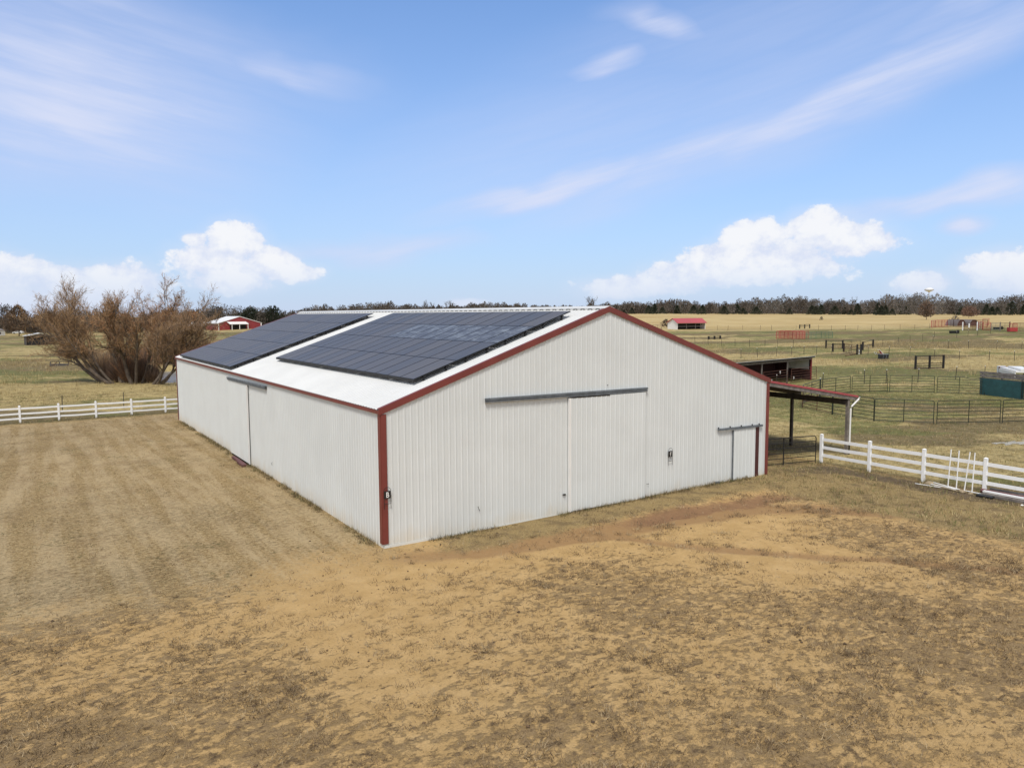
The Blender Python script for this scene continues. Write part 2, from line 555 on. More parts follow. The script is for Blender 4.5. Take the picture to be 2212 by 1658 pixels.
mown = n.mix((n.noise(p, .5, 4) * .4 + f15 * .6).step(.55, .64) * .55, mown, (.10, .10, .042))
gold = n.mix(fib.step(.3, .7), (.17, .115, .048), (.42, .315, .15))
gold = n.mix(f1.step(.45, .65) * .6, gold, (.125, .088, .052))
straw = n.mix(n.noise(p, 3.0, 6, .75).step(.3, .7), (.30, .225, .09), (.54, .43, .21))
straw = n.mix(med.step(.42, .7) * .5, straw, (.24, .18, .085))
grn = n.mix(n.noise(p, 2.5, 6, .75).step(.3, .72), (.065, .08, .022), (.22, .23, .075))
brn = n.mix(n.noise(p, 1.8, 6, .7).step(.3, .7), (.085, .066, .034), (.215, .162, .085))
hay = n.mix(n.noise(n.mapping(p, (1, 1, 1)), .05, 5, .6).step(.35, .65), (.41, .30, .135), (.50, .385, .19))
pas = n.mix((Cc[2] + (med - .5) * .8).step(.25, .85) * .8, straw, brn)
pas = n.mix((Cc[0] * .8 + (med - .5) * 1.2 + (f1 - .5) * 1.1).step(.3, .95) * .78, pas, grn)
mot = (n.noise(p, .9, 6, .72) * .6 + f15 * .4).step(.48, .60)
pas = n.mix(mot * .55, pas, (.085, .075, .035))
pas = n.mix(Cc[1], pas, hay)
g = n.mix((B[0] + (f2 - .5) * .9 + (f1 - .5) * 1.1 + (f15 - .5) * .9).step(.0, 1.0), yard, mown)
gold = n.mix((Cc[2] + (f15 - .5) * 1.2 + (f1 - .5) * .8).step(.3, .9) * .85, gold, n.mix(f2, (.085, .062, .042), (.16, .12, .08)))
g = n.mix((B[1] + (f2 - .5) * .9 + (f15 - .5) * 1.3).step(.2, .85), g, gold)
g = n.mix(((A[2] + (f2 - .5) * .7 + (f15 - .5) * 1.4)).step(.4, 1.0) * .6, g, (.22, .125, .07))
g = n.mix((B[2] + (f2 - .5) * .5).step(.3, .7), g, pas)
n.put(bs.inputs['Base Color'], g)
bs.inputs['Roughness'].default_value = .95
bs.inputs['Specular IOR Level'].default_value = .1
n.put(bs.inputs['Normal'], n.bump(f2 * .6 + fib * .6 + cl * .5, .8, .06))
ground = np_mesh('ground', V, F, gm, colors={
    'zone_a': np.stack([zn['cov'], zn['track'], zn['bank']], 1),
    'zone_b': np.stack([zn['mow'], np.maximum(zn['gold'], zn['apron']), zn['past']], 1),
    'zone_c': np.stack([zn['green'], zn['hay'], zn['brown']], 1)})
ground.data.polygons.foreach_set('use_smooth', [True] * len(ground.data.polygons))
tag(ground, 'level yard of sand and dead grass running out into rolling pasture', 'ground', kind='structure')

# pond
pm, n, bs = new_mat('pond_water')
bs.inputs['Base Color'].default_value = (.20, .21, .235, 1)
bs.inputs['Roughness'].default_value = .2
n.put(bs.inputs['Normal'], n.bump(n.noise(n.mapping(n.coord('Object'), (1, 2, 1)), 3.5, 3), .5, .08))
m = MB()
m.poly([(POND[0] + 15.6 * math.cos(t), POND[1] + 15.6 * math.sin(t), -.72) for t in np.linspace(0, 2 * math.pi, 64, endpoint=False)])
tag(m.build('pond_water', pm), 'still grey pond behind the far end of the white barn', 'pond', kind='structure')


# ------------------------------------------------------------------ grass blades
def vmat(name, rough=.9, trans=0):
    m, n, bs = new_mat(name)
    n.L.new(n.attr('tint').outputs['Color'], bs.inputs['Base Color'])
    bs.inputs['Roughness'].default_value = rough
    bs.inputs['Specular IOR Level'].default_value = .15
    return m


M_blade = vmat('dry_blades')


def blades(name, bx, by, nb, spread, lmin, lmax, width, lean, cols, label, cat):
    """tufts of nb blades about each base point"""
    k = len(bx)
    X = np.repeat(bx, nb) + rng.normal(0, 1, k * nb) * np.repeat(spread, nb)
    Y = np.repeat(by, nb) + rng.normal(0, 1, k * nb) * np.repeat(spread, nb)
    Zb = ground_z(X, Y)
    zz, _ = depth_lat(X, Y)
    N_ = k * nb
    th = rng.uniform(0, 2 * math.pi, N_)
    ln = rng.uniform(lmin, lmax, N_) * np.repeat(rng.uniform(.7, 1.25, k), nb)
    le = rng.uniform(lean[0], lean[1], N_)
    dx_, dy_ = np.cos(th) * ln * np.sin(le), np.sin(th) * ln * np.sin(le)
    dz_ = ln * np.cos(le)
    ph = rng.uniform(0, 2 * math.pi, N_)
    wx, wy = np.cos(ph) * width / 2, np.sin(ph) * width / 2
    Vv = np.empty((N_, 3, 3))
    Vv[:, 0] = np.stack([X - wx, Y - wy, Zb - .012], 1)
    Vv[:, 1] = np.stack([X + wx, Y + wy, Zb - .012], 1)
    Vv[:, 2] = np.stack([X + dx_, Y + dy_, Zb + dz_], 1)
    cols = np.array(cols)
    ci = np.repeat(rng.integers(0, len(cols), k), nb)
    cc = cols[ci] * rng.uniform(.7, 1.3, (N_, 1))
    cc = np.repeat(cc, 3, 0)
    F_ = np.arange(N_ * 3).reshape(-1, 3)
    o = np_mesh(name, Vv.reshape(-1, 3), F_, M_blade, colors=cc)
    tag(o, label, cat, kind='stuff')
    return o


def scatter(nc, Z0, Z1, r0=-.72, r1=.72):
    """random ground points in a wedge of the land, even per square metre"""
    Zr = np.sqrt(rng.uniform(Z0 ** 2, Z1 ** 2, nc))
    rr = rng.uniform(r0, r1, nc)
    x, y = from_dl(Zr, rr * Zr)
    ok = ~((x > -.03) & (x < 18.35) & (y > -.03) & (y < 37.1))
    return x[ok], y[ok]


x, y = scatter(32000, 10.5, 42)
z = zones(x, y)
ok = rng.uniform(0, 1, len(x)) < (z['clump'] * .8 + .06) * z['yard']
blades('dry_grass_clumps', x[ok], y[ok], 28, rng.uniform(.05, .17, ok.sum()), .06, .17, .014, (.6, 1.45),
       [(.17, .12, .068), (.25, .18, .105), (.38, .29, .17), (.12, .083, .05), (.21, .15, .085)],
       'wispy grey brown clumps of dead grass on the sandy yard', 'dead grass')
x, y = scatter(9000, 10.5, 40)
z = zones(x, y)
ok = rng.uniform(0, 1, len(x)) < z['yard'] * .35
blades('loose_litter', x[ok], y[ok], 4, np.full(ok.sum(), .035), .025, .06, .014, (.6, 1.5),
       [(.12, .085, .055), (.2, .14, .09), (.42, .33, .2)], 'scattered bits of dead grass and stalk on the sand', 'litter')
x, y = scatter(60000, 16, 75)
z = zones(x, y)
ok = rng.uniform(0, 1, len(x)) < np.clip(z['mow'] * .55 + z['apron'] * .8, 0, 1)
blades('mown_stubble', x[ok], y[ok], 7, np.full(ok.sum(), .10), .035, .085, .016, (.5, 1.4),
       [(.36, .27, .155), (.28, .20, .11), (.20, .14, .075), (.42, .33, .2), (.13, .125, .06)],
       'short dry stubble beside the long wall of the white barn', 'stubble')
x, y = scatter(60000, 22, 75)
z = zones(x, y)
ok = rng.uniform(0, 1, len(x)) < np.clip(z['gold'] * .9 + z['past'] * .5, 0, 1)
blades('pasture_grass', x[ok], y[ok], 6, np.full(ok.sum(), .11), .06, .19, .02, (.1, 1.2),
       [(.38, .29, .13), (.30, .215, .10), (.20, .15, .07), (.13, .14, .05), (.45, .36, .19), (.17, .17, .065)],
       'knee high winter grass around the fences and the round pen', 'grass')
x, y = scatter(30000, 72, 150)
z = zones(x, y)
tall = sstep(.47, .6, fbm(x * .07, y * .07, 91, 3))
ok = rng.uniform(0, 1, len(x)) < z['past'] * (.25 + .75 * tall) * (1 - .6 * z['green']) * (ground_z(x, y) > -.5)
blades('tall_straw', x[ok], y[ok], 5, np.full(ok.sum(), .22), .2, .55, .035, (.0, .7),
       [(.44, .34, .17), (.36, .27, .13), (.50, .40, .21), (.26, .2, .09)],
       'tall straw coloured grass in the rough pasture', 'tall grass')
# fringe along the foot of the walls
NW = 2000
t = rng.uniform(0, 1, NW)
side = rng.uniform(0, 1, NW) < .62
x = np.where(side, -.05 - np.abs(rng.normal(0, .13, NW)), t * 18.2)
y = np.where(side, t * 36.8, -.05 - np.abs(rng.normal(0, .12, NW)))
keep = fbm(x * .8, y * .8, 61, 3) > .42
blades('wall_foot_grass', x[keep], y[keep], 9, np.full(keep.sum(), .07), .05, .2, .013, (.05, 1.1),
       [(.32, .25, .12), (.17, .125, .065), (.09, .10, .035), (.10, .075, .045), (.38, .30, .18)], 'tufts of dry grass along the foot of the barn walls', 'grass')

# clods and droppings
k = 900
x, y = scatter(k * 3, 10.5, 34)
z = zones(x, y)
ok = rng.uniform(0, 1, len(x)) < z['yard'] * .6
x, y = x[ok][:k], y[ok][:k]
k = len(x)
r_ = rng.uniform(.012, .045, k) * rng.uniform(.6, 1.2, k)
O6 = np.array([(1, 0, 0), (0, 1, 0), (-1, 0, 0), (0, -1, 0), (0, 0, .7), (0, 0, -.7)], float)
T8 = np.array([(0, 1, 4), (1, 2, 4), (2, 3, 4), (3, 0, 4), (1, 0, 5), (2, 1, 5), (3, 2, 5), (0, 3, 5)])
V = O6[None] * r_[:, None, None] * rng.uniform(.7, 1.3, (k, 6, 1)) + np.stack([x, y, ground_z(x, y) + r_ * .3], 1)[:, None]
F = (T8[None] + (np.arange(k) * 6)[:, None, None]).reshape(-1, 3)
cc = np.array([(.10, .07, .045), (.16, .105, .06), (.30, .2, .11)])[rng.integers(0, 3, k)]
tag(np_mesh('clods', V.reshape(-1, 3), F, M_blade, colors=np.repeat(cc, 6, 0)), 'small dark clods and droppings scattered over the sandy yard', 'clods', kind='stuff')

# weeds at the feet of the white fence posts
fp = [(23.2 + .02 * k, .67 - 2.49 * k) for k in range(7)] + [(-.22 - 2.36 * k, 41.5) for k in range(8)]
x = np.concatenate([px + rng.normal(0, .13, 26) for px, py in fp]); y = np.concatenate([py + rng.normal(0, .13, 26) for px, py in fp])
blades('post_weeds', x, y, 8, np.full(len(x), .06), .07, .26, .014, (.0, .9), [(.36, .28, .14), (.22, .17, .08), (.13, .14, .055), (.42, .33, .2)], 'dry weeds at the feet of the white fence posts', 'weeds')

# ------------------------------------------------------------------ materials
def wall_mat(name, base=(.685, .712, .70), z0=0.0, amount=1.0):
    m, n, bs = new_mat(name)
    p = n.coord('Object')
    x, y, z = n.sep(p)
    nn = n.noise(n.mapping(p, (1.1, 1.1, .35)), 1.6, 5, .65)
    fine = n.noise(p, 26, 3, .6)
    # red soil thrown up by rain along the foot of the sheets
    splash = ((.62 - z) * 1.0 + (nn - .5) * 1.1).step(.0, .95) * (.62 * amount)
    c = n.mix(n.noise(p, .6, 5, .6).step(.3, .7), base, tuple(b * .95 for b in base))
    c = n.mix(fine.step(.6, .8) * .10, c, (.52, .51, .48))
    sheet = n.N.new('ShaderNodeTexWhiteNoise'); sheet.noise_dimensions = '1D'
    n.L.new(((x + y) / .9144).m('FLOOR').s, sheet.inputs['W'])
    c = n.mix(S(n.nt, sheet.outputs['Value']) * .07, c, (.42, .42, .40))
    c = n.mix((n.noise(p, .9, 4, .6).step(.5, .75)) * .06, c, (.5, .46, .38))
    c = n.mix(splash, c, (.60, .50, .35))
    streaks = n.noise(n.mapping(p, (5, 5, .12)), 1.0, 4, .6)
    c = n.mix(streaks.step(.58, .75) * .10, c, (.5, .47, .42))
    n.put(bs.inputs['Base Color'], c)
    n.put(bs.inputs['Roughness'], nn * .15 + .36)
    bs.inputs['Specular IOR Level'].default_value = .4
    n.put(bs.inputs['Normal'], n.bump(n.noise(n.mapping(p, (2, 2, .8)), 1.5, 3), .12, .05))
    return m


M_wall = wall_mat('white_ribbed_steel')
M_door = wall_mat('white_door_steel', (.695, .724, .712), amount=.4)
M_roof = mat('white_roof_steel', (.64, .645, .63), .5, var=.035, scale=.5)
M_red = mat('red_trim_steel', (.20, .042, .033), .45, var=.08, scale=1.2)
M_redroof = mat('red_roof_steel', (.42, .075, .085), .5, var=.05, scale=.6)
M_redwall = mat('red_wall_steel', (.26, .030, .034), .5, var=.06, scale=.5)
M_galv = mat('galvanised_steel', (.20, .225, .25), .5, .45, var=.15, scale=5)
M_iron = mat('black_iron', (.025, .022, .02), .6, .3, var=.1)
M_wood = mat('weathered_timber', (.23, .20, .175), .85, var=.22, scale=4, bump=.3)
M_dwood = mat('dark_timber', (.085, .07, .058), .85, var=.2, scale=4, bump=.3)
M_white = mat('white_vinyl', (.82, .81, .78), .4, var=.025, scale=2)
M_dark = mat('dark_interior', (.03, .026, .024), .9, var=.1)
M_green = mat('green_pipe', (.03, .038, .024), .55, .3, var=.15, scale=3)
M_rust = mat('rusty_pipe', (.14, .055, .035), .8, .1, var=.25, scale=4)
M_redpipe = mat('red_pipe', (.42, .05, .045), .5, .1, var=.12)
M_teal = mat('teal_board', (.022, .085, .09), .6, var=.14, scale=2.5)
M_maroon = mat('maroon_beam', (.15, .055, .055), .6, var=.2, scale=5)
M_sand = mat('sandstone', (.42, .33, .21), .9, var=.2, scale=6, bump=.4)
M_black = mat('black_plastic', (.012, .012, .012), .5, var=.05)
M_post = mat('post_steel', (.07, .06, .045), .7, .3, var=.2, rnd=.5)
M_metalroof = mat('pale_metal_roof', (.62, .62, .60), .5, .1, var=.07, scale=1)

W, L, EZ, SL = 18.3, 36.98, 4.40, .3423


def profile(length, pitch=.2286, h=.015, u0=0.0):
    """ribbed steel sheet: list of (u, outward offset)"""
    pts = [(0.0, 0.0)]
    k = 0
    while True:
        c = u0 + pitch * (k + .5)
        if c + .03 > length: break
        for du, o in ((-.032, 0), (-.015, h), (.015, h), (.032, 0)):
            pts.append((c + du, o))
        c2 = c + pitch / 2
        if c2 + .01 < length: pts += [(c2 - .012, 0), (c2, h * .28), (c2 + .012, 0)]
        k += 1
    pts.append((length, 0.0))
    return pts


def ribbed(m, O, U, Nn, length, zb, zt, u_start=0.0, h=.015, uvec=None):
    """vertical sheet from O along U, heights zb(u), zt(u)"""
    O = Vector(O); U = Vector(U); Nn = Vector(Nn)
    pr = profile(length + u_start, h=h)
    pr = [(u, o) for u, o in pr if u >= u_start]
    if pr[0][0] > u_start + 1e-6: pr = [(u_start, 0.0)] + pr
    b = len(m.v)
    for u, o in pr:
        q = O + U * u + Nn * o
        m.v.append((q.x, q.y, zb(u))); m.v.append((q.x, q.y, zt(u)))
    for i in range(len(pr) - 1):
        a = b + 2 * i
        m.f.append((a, a + 2, a + 3, a + 1))
    return m


barn = thing('barn', 'large white ribbed steel barn with red trim and dark solar panels on its roof', 'barn')
top = lambda u: EZ - .03 + SL * min(u, W - u)
# gable wall facing south, with an apex vertex
m = MB(); ribbed(m, (0, 0, 0), (1, 0, 0), (0, -1, 0), W, lambda u: -.3, top)
m.build('gable_wall', M_wall, barn)
m = MB(); ribbed(m, (0, L, 0), (1, 0, 0), (0, 1, 0), W, lambda u: -.4, top)
m.build('gable_wall', M_wall, barn)
m = MB()
ribbed(m, (0, 0, 0), (0, 1, 0), (-1, 0, 0), L, lambda u: (.02 if 16.4 < u < 20.5 else -.4), lambda u: EZ - .04)
m.build('side_wall', M_wall, barn)
m = MB(); ribbed(m, (W, 0, 0), (0, 1, 0), (1, 0, 0), L, lambda u: -.3, lambda u: EZ - .04)
m.build('side_wall', M_wall, barn)
# roof: ribs run up the slope
m = MB()
pr = profile(L + .06, h=.02)
for sgn in (0, 1):
    b = len(m.v)
    xe, xr = (-.07, W / 2) if sgn == 0 else (W + .07, W / 2)
    for u, o in pr:
        for xx in (xe, xr):
            dd = min(xx, W - xx)
            m.v.append((xx, u - .03, EZ + .02 + SL * dd + o * 1.05))
    for i in range(len(pr) - 1):
        a = b + 2 * i
        m.f.append((a, a + 1, a + 3, a + 2) if sgn else (a, a + 2, a + 3, a + 1))
roof = m.build('roof', M_roof, barn)
m = MB()
zr = EZ + SL * W / 2 + .07
for s in (-1, 1):
    m.hexa([(W / 2, -.05, zr), (W / 2 + s * .24, -.05, zr - .24 * SL), (W / 2 + s * .24, L + .05, zr - .24 * SL), (W / 2, L + .05, zr),
            (W / 2, -.05, zr + .02), (W / 2 + s * .24, -.05, zr + .02 - .24 * SL), (W / 2 + s * .24, L + .05, zr + .02 - .24 * SL), (W / 2, L + .05, zr + .02)])
m.build('ridge_cap', M_roof, roof)
m = MB()     # dark rib openings under the cap
cmat, n, bs = new_mat('rib_closure')
_, cy_, _ = n.sep(n.coord('Object'))
n.put(bs.inputs['Base Color'], n.mix((cy_ / .4572).m('FRACT').step(.42, .5), (.55, .55, .53), (.16, .16, .15)))
bs.inputs['Roughness'].default_value = .8
for s in (-1, 1):
    m = MB(); m.box(W / 2 + s * .247 - .006, W / 2 + s * .247 + .006, -.03, L, zr - .34 * SL - .005, zr - .24 * SL + .004); m.build('closure_strip', cmat, roof)
# rake trim along both slopes of the gable
for yy, s in ((-.055, -1), (L + .055, 1)):
    for sgn in (0, 1):
        xe = -.09 if sgn == 0 else W + .09
        m = MB()
        P0 = Vector((xe, yy, EZ + SL * -.09)); P1 = Vector((W / 2, yy, EZ + SL * W / 2))
        if sgn: P0.z = EZ - SL * .09
        a, b_ = P0, P1
        ya, yb = yy - .012, yy + .012
        hi, lo = .075, -.135
        m.hexa([(a.x, ya, a.z + lo), (b_.x, ya, b_.z + lo), (b_.x, yb, b_.z + lo), (a.x, yb, a.z + lo),
                (a.x, ya, a.z + hi), (b_.x, ya, b_.z + hi), (b_.x, yb, b_.z + hi), (a.x, yb, a.z + hi)])
        yi = yy - s * .13
        y0, y1 = min(yi, yy - s * .012), max(yi, yy - s * .012)
        m.hexa([(a.x, y0, a.z + hi - .018), (b_.x, y0, b_.z + hi - .018), (b_.x, y1, b_.z + hi - .018), (a.x, y1, a.z + hi - .018),
                (a.x, y0, a.z + hi), (b_.x, y0, b_.z + hi), (b_.x, y1, b_.z + hi), (a.x, y1, a.z + hi)])
        m.build('rake_trim', M_red, barn)
for xx in (-.075, W + .075):
    m = MB(); m.box(xx - .012, xx + .012, -.04, L + .04, EZ - .13, EZ - .015)
    m.build('eave_trim', M_red, barn)
# corner trims
def corner(cx, cy, sx_, sy_, z0):
    m = MB()
    x0, x1 = sorted((cx - sx_ * .03, cx + sx_ * .16)); y0, y1 = sorted((cy - sy_ * .030, cy - sy_ * .046))
    m.box(x0, x1, y0, y1, z0, EZ - .14)
    x0, x1 = sorted((cx - sx_ * .030, cx - sx_ * .046)); y0, y1 = sorted((cy - sy_ * .030, cy + sy_ * .16))
    m.box(x0, x1, y0, y1, z0, EZ - .14)
    m.build('corner_trim', M_red, barn)
corner(0, 0, 1, 1, .13); corner(W, 0, -1, 1, .12); corner(0, L, 1, -1, -.15); corner(W, L, -1, -1, 0)
m = MB(); m.box(.02, W - .02, -.032, -.02, -.2, .085); m.box(W - 2.2, W - .75, -.06, -.02, -.2, .02)
m.build('base_trim', M_door, barn)

# big sliding door in the gable
DX0, DX1, DZ0, DZ1 = 7.26, 10.96, .13, 4.30
m = MB(); ribbed(m, (DX0, -.10, 0), (1, 0, 0), (0, -1, 0), DX1 - DX0, lambda u: DZ0, lambda u: DZ1)
m.box(DX0, DX1, -.098, -.045, DZ0, DZ1)
door = m.build('sliding_door', M_door, barn)
m = MB(); m.box(DX0 - .02, DX0 + .06, -.125, -.04, DZ0 - .02, DZ1); m.build('door_edge', M_white, door)
m = MB()
for hx in (7.06,): m.box(hx - .05, hx + .07, -.06, -.02, .76, .80)
m.tube([(7.02, -.05, .80), (7.02, -.09, .77), (7.12, -.09, .75)], .009); m.build('latch_hook', M_iron, barn)
m = MB(); m.tube([(3.44, -.03, .86), (3.45, -.07, .78), (3.50, -.05, .70)], .010); m.build('latch_hook', M_iron, barn)
m = MB(); m.tube([(11.1, -.04, .66), (11.2, -.06, .64), (11.22, -.04, .67)], .008); m.build('latch_hook', M_iron, barn)
# its box track, two open channels one above the other
def track(p0, p1, out, name='door_track', h=.15):
    m = MB()
    p0, p1, out = Vector(p0), Vector(p1), Vector(out)
    for dz_, hh, o in ((h * .27, h * .5, .10), (-h * .27, h * .42, .085)):
        m.bar(p0 + out * (.022 + o / 2) + Vector((0, 0, dz_ + hh / 2 - .006)), p1 + out * (.022 + o / 2) + Vector((0, 0, dz_ + hh / 2 - .006)), o, .012)
        m.bar(p0 + out * (.022 + o) + Vector((0, 0, dz_)), p1 + out * (.022 + o) + Vector((0, 0, dz_)), .010, hh - .012)
        m.bar(p0 + out * (.022 + o / 2) + Vector((0, 0, dz_ - hh / 2 + .008)), p1 + out * (.022 + o / 2) + Vector((0, 0, dz_ - hh / 2 + .008)), o - .02, .010)
    return m
track((3.74, 0, 4.44), (11.05, 0, 4.40), (0, -1, 0)).build('door_track', M_galv, barn)
m = MB(); m.bar((7.3, -.09, 4.315), (9.15, -.09, 4.30), .05, .035); m.build('door_header', M_iron, door)

# small sliding door at the east end of the gable
m = MB(); ribbed(m, (16.06, -.07, 0), (1, 0, 0), (0, -1, 0), 17.44 - 16.06, lambda u: .19, lambda u: 2.36)
m.box(16.06, 17.44, -.068, -.04, .19, 2.36)
sdoor = m.build('small_sliding_door', M_door, barn)
m = MB(); m.box(16.01, 16.055, -.075, -.03, .17, 2.36); m.build('door_edge', M_galv, sdoor)
m = MB(); m.box(17.46, 17.72, -.035, -.0225, .15, 2.36); m.build('open_doorway', mat('doorway_red_steel', (.085, .02, .018), .6, var=.15), barn)
m = MB(); m.bar((15.06, -.09, 2.465), (17.86, -.09, 2.42), .07, .085)
t_ = m.build('small_door_track', M_galv, barn)
for hx in (15.09, 15.8, 16.5, 17.2, 17.65):
    m = MB(); m.box(hx - .02, hx + .02, -.10, -.06, 2.455 - (hx - 15) * .016 + .04, 2.455 - (hx - 15) * .016 + .11); m.build('track_bracket', M_iron, t_)
m = MB(); m.box(14.95, 15.2, -.14, -.03, .16, .26); m.build('junction_box', M_galv, barn)
m = MB(); m.box(9.09, 9.115, -.04, -.02, 4.66, 4.69); m.build('bolt', M_iron, barn)

# side sliding door on the west wall
m = MB(); ribbed(m, (-.07, 16.42, 0), (0, 1, 0), (-1, 0, 0), 4.05, lambda u: .0, lambda u: 4.0)
m.box(-.068, -.03, 16.42, 20.47, .0, 4.0)
wdoor = m.build('side_sliding_door', M_door, barn)
m = MB(); m.box(-.105, -.03, 16.36, 16.44, -.01, 4.0); m.build('door_edge', M_white, wdoor)
m = MB(); m.box(-.05, -.03, 16.325, 16.35, .0, 4.0); m.build('door_gap', M_iron, barn)
track((0, 12.98, 4.06), (0, 20.55, 3.99), (-1, 0, 0)).build('side_door_track', M_galv, barn)
m = MB(); m.bar((-.27, 16.6, -.10), (-.25, 17.95, -.09), .22, .12); tag(m.build('steel_beam', M_maroon), 'dusty maroon steel beam under the sliding door, the nearer of two', 'beam')
m = MB(); m.bar((-.20, 18.05, -.10), (-.17, 19.5, -.12), .16, .11); tag(m.build('steel_beam', M_maroon), 'dusty maroon steel beam under the sliding door, the farther of two', 'beam')
m = MB(); m.tube([(-.03, 12.45, .74), (-.07, 12.44, .70), (-.05, 12.43, .60)], .009); m.build('latch_hook', M_iron, barn)
m = MB(); m.box(.3, W - .3, .3, L - .3, -.02, .02); fl = m.build('earth_floor', mat('barn_floor', (.12, .09, .06), .95), barn)

# ------------------------------------------------------------------ solar arrays
pmat, n, bs = new_mat('solar_glass')
p = n.coord('Object')
gx_, gy_, gz_ = n.sep(n.coord('Generated'))
rr = n.rand()
sm = n.noise(n.mapping(p, (1, 1, 1)), .8, 3)
base = n.mix(rr.step(0, 1), (.075, .078, .092), (.10, .096, .10))
cell = ((gx_ * 12).m('FRACT') - .5).m('ABSOLUTE').step(.46, .5).max(((gy_ * 6).m('FRACT') - .5).m('ABSOLUTE').step(.47, .5))
base = n.mix(cell * .12, base, (.05, .052, .058))
dust = n.noise(n.coord('Object'), 1.7, 5, .65)
base = n.mix(dust.step(.4, .8) * .14, base, (.25, .25, .26))
n.put(bs.inputs['Base Color'], base)
n.put(bs.inputs['Roughness'], dust * .2 + .34)
bs.inputs['Specular IOR Level'].default_value = .22
dmat, n, bs = new_mat('solar_glass_dusty')
p = n.coord('Object')
oi = n.N.new('ShaderNodeObjectInfo')
pl = n.N.new('ShaderNodeVectorMath'); pl.operation = 'ADD'
n.L.new(p.s, pl.inputs[0]); n.L.new(oi.outputs['Location'], pl.inputs[1])
q = n.noise(n.mapping(S(n.nt, pl.outputs[0]), (1.2, .7, 1)), 2.6, 8, .75, .5)
n.put(bs.inputs['Base Color'], n.mix(q.step(.44, .72) * .6, (.08, .083, .095), (.34, .38, .42)))
bs.inputs['Roughness'].default_value = .4
bs.inputs['Specular IOR Level'].default_value = .22
M_pframe = mat('black_panel_frame', (.012, .012, .014), .4, .3, var=.05)
rail_m = mat('dark_rail', (.03, .03, .032), .5, .4)

cs, sn = 1 / math.sqrt(1 + SL * SL), SL / math.sqrt(1 + SL * SL)
PH, PW = 1.71, 1.045
PITCHX, PITCHY = 1.635, 1.08


def panel_mesh(name, m_glass):
    m = MB()
    m.box(-PH / 2, PH / 2, -PW / 2, PW / 2, -.018, .017)
    me = m.build(name, M_pframe)
    d_ = me.data
    d_.materials.append(m_glass)
    b = len(d_.vertices)
    m2 = MB(); m2.v = m.v[:]; m2.f = m.f[:]
    m2.poly([(-PH / 2 + .014, -PW / 2 + .012, .0195), (PH / 2 - .014, -PW / 2 + .012, .0195), (PH / 2 - .014, PW / 2 - .012, .0195), (-PH / 2 + .014, PW / 2 - .012, .0195)])
    me2 = bpy.data.meshes.new(name); me2.from_pydata(m2.v, [], m2.f); me2.materials.append(M_pframe); me2.materials.append(m_glass)
    me2.polygons[6].material_index = 1
    me2.update()
    bpy.data.objects.remove(me)
    return me2


me_clean, me_dust = panel_mesh('solar_panel', pmat), panel_mesh('solar_panel_dusty', dmat)
OFF = .20
def roof_pt(x, y, off=OFF): return Vector((x - off * sn, y, EZ + .02 + SL * x + off * cs))


def array(x0, nrow, y0, ncol, label, stuff_from=None, dusty=()):
    m = MB()
    x1 = x0 + nrow * PITCHX; y1 = y0 + ncol * PITCHY
    for rI in range(nrow):
        for fr in (.24, .76):
            xx = x0 + (rI + fr) * PITCHX
            m.bar(roof_pt(xx, y0 - .03, OFF - .045), roof_pt(xx, y1 + .03, OFF - .045), .045, .05)
            yy = y0 + .1
            while yy < y1:
                m.box(xx - .03 - .14 * sn, xx + .03 - .14 * sn, yy - .02, yy + .02, EZ + SL * xx + .01, EZ + SL * xx + .17); yy += 1.83
    # dark skirt along the lowest row
    a, b_ = roof_pt(x0 + .0, y0, OFF - .03), roof_pt(x0 + .0, y1, OFF - .03)
    m.bar(a, b_, .03, .09)
    arr = m.build('solar_array', rail_m, barn)
    tag(arr, label)
    st = MB()
    for c in range(ncol):
        for rI in range(nrow):
            q = roof_pt(x0 + (rI + .5) * PITCHX, y0 + (c + .5) * PITCHY)
            if stuff_from is not None and c >= stuff_from:
                b = len(st.v)
                for vx, vy, vz in [v.co for v in me_clean.vertices]:
                    st.v.append((q.x + vx * cs - vz * sn, q.y + vy, q.z + vx * sn + vz * cs))
                st.f += [tuple(b + i for i in p_.vertices) for p_ in me_clean.polygons]
                continue
            o = bpy.data.objects.new('solar_panel', me_dust if (rI, c) in dusty else me_clean)
            COL.objects.link(o); o.parent = arr
            o.location = q; o.rotation_euler = (0, -math.atan(SL), 0)
            if (rI, c) in dusty: o['label'] = 'panel with pale dust marks'
    if st.v:
        o = st.build('solar_panels', M_pframe, arr)
        o.data.materials.append(pmat)
        for i, p_ in enumerate(o.data.polygons):
            if i % 7 == 6: p_.material_index = 1
        o['kind'] = 'stuff'
    return arr


dusty = {(2, c) for c in range(0, 9)} | {(1, 0), (3, 0), (0, 1)} - {(1, 0), (3, 0), (0, 1)}
array(1.68, 4, 1.0, 15, 'block of dark solar panels nearer the front gable', dusty=dusty)
array(.03, 5, 20.0, 14, 'block of dark solar panels at the far end of the roof', stuff_from=8)

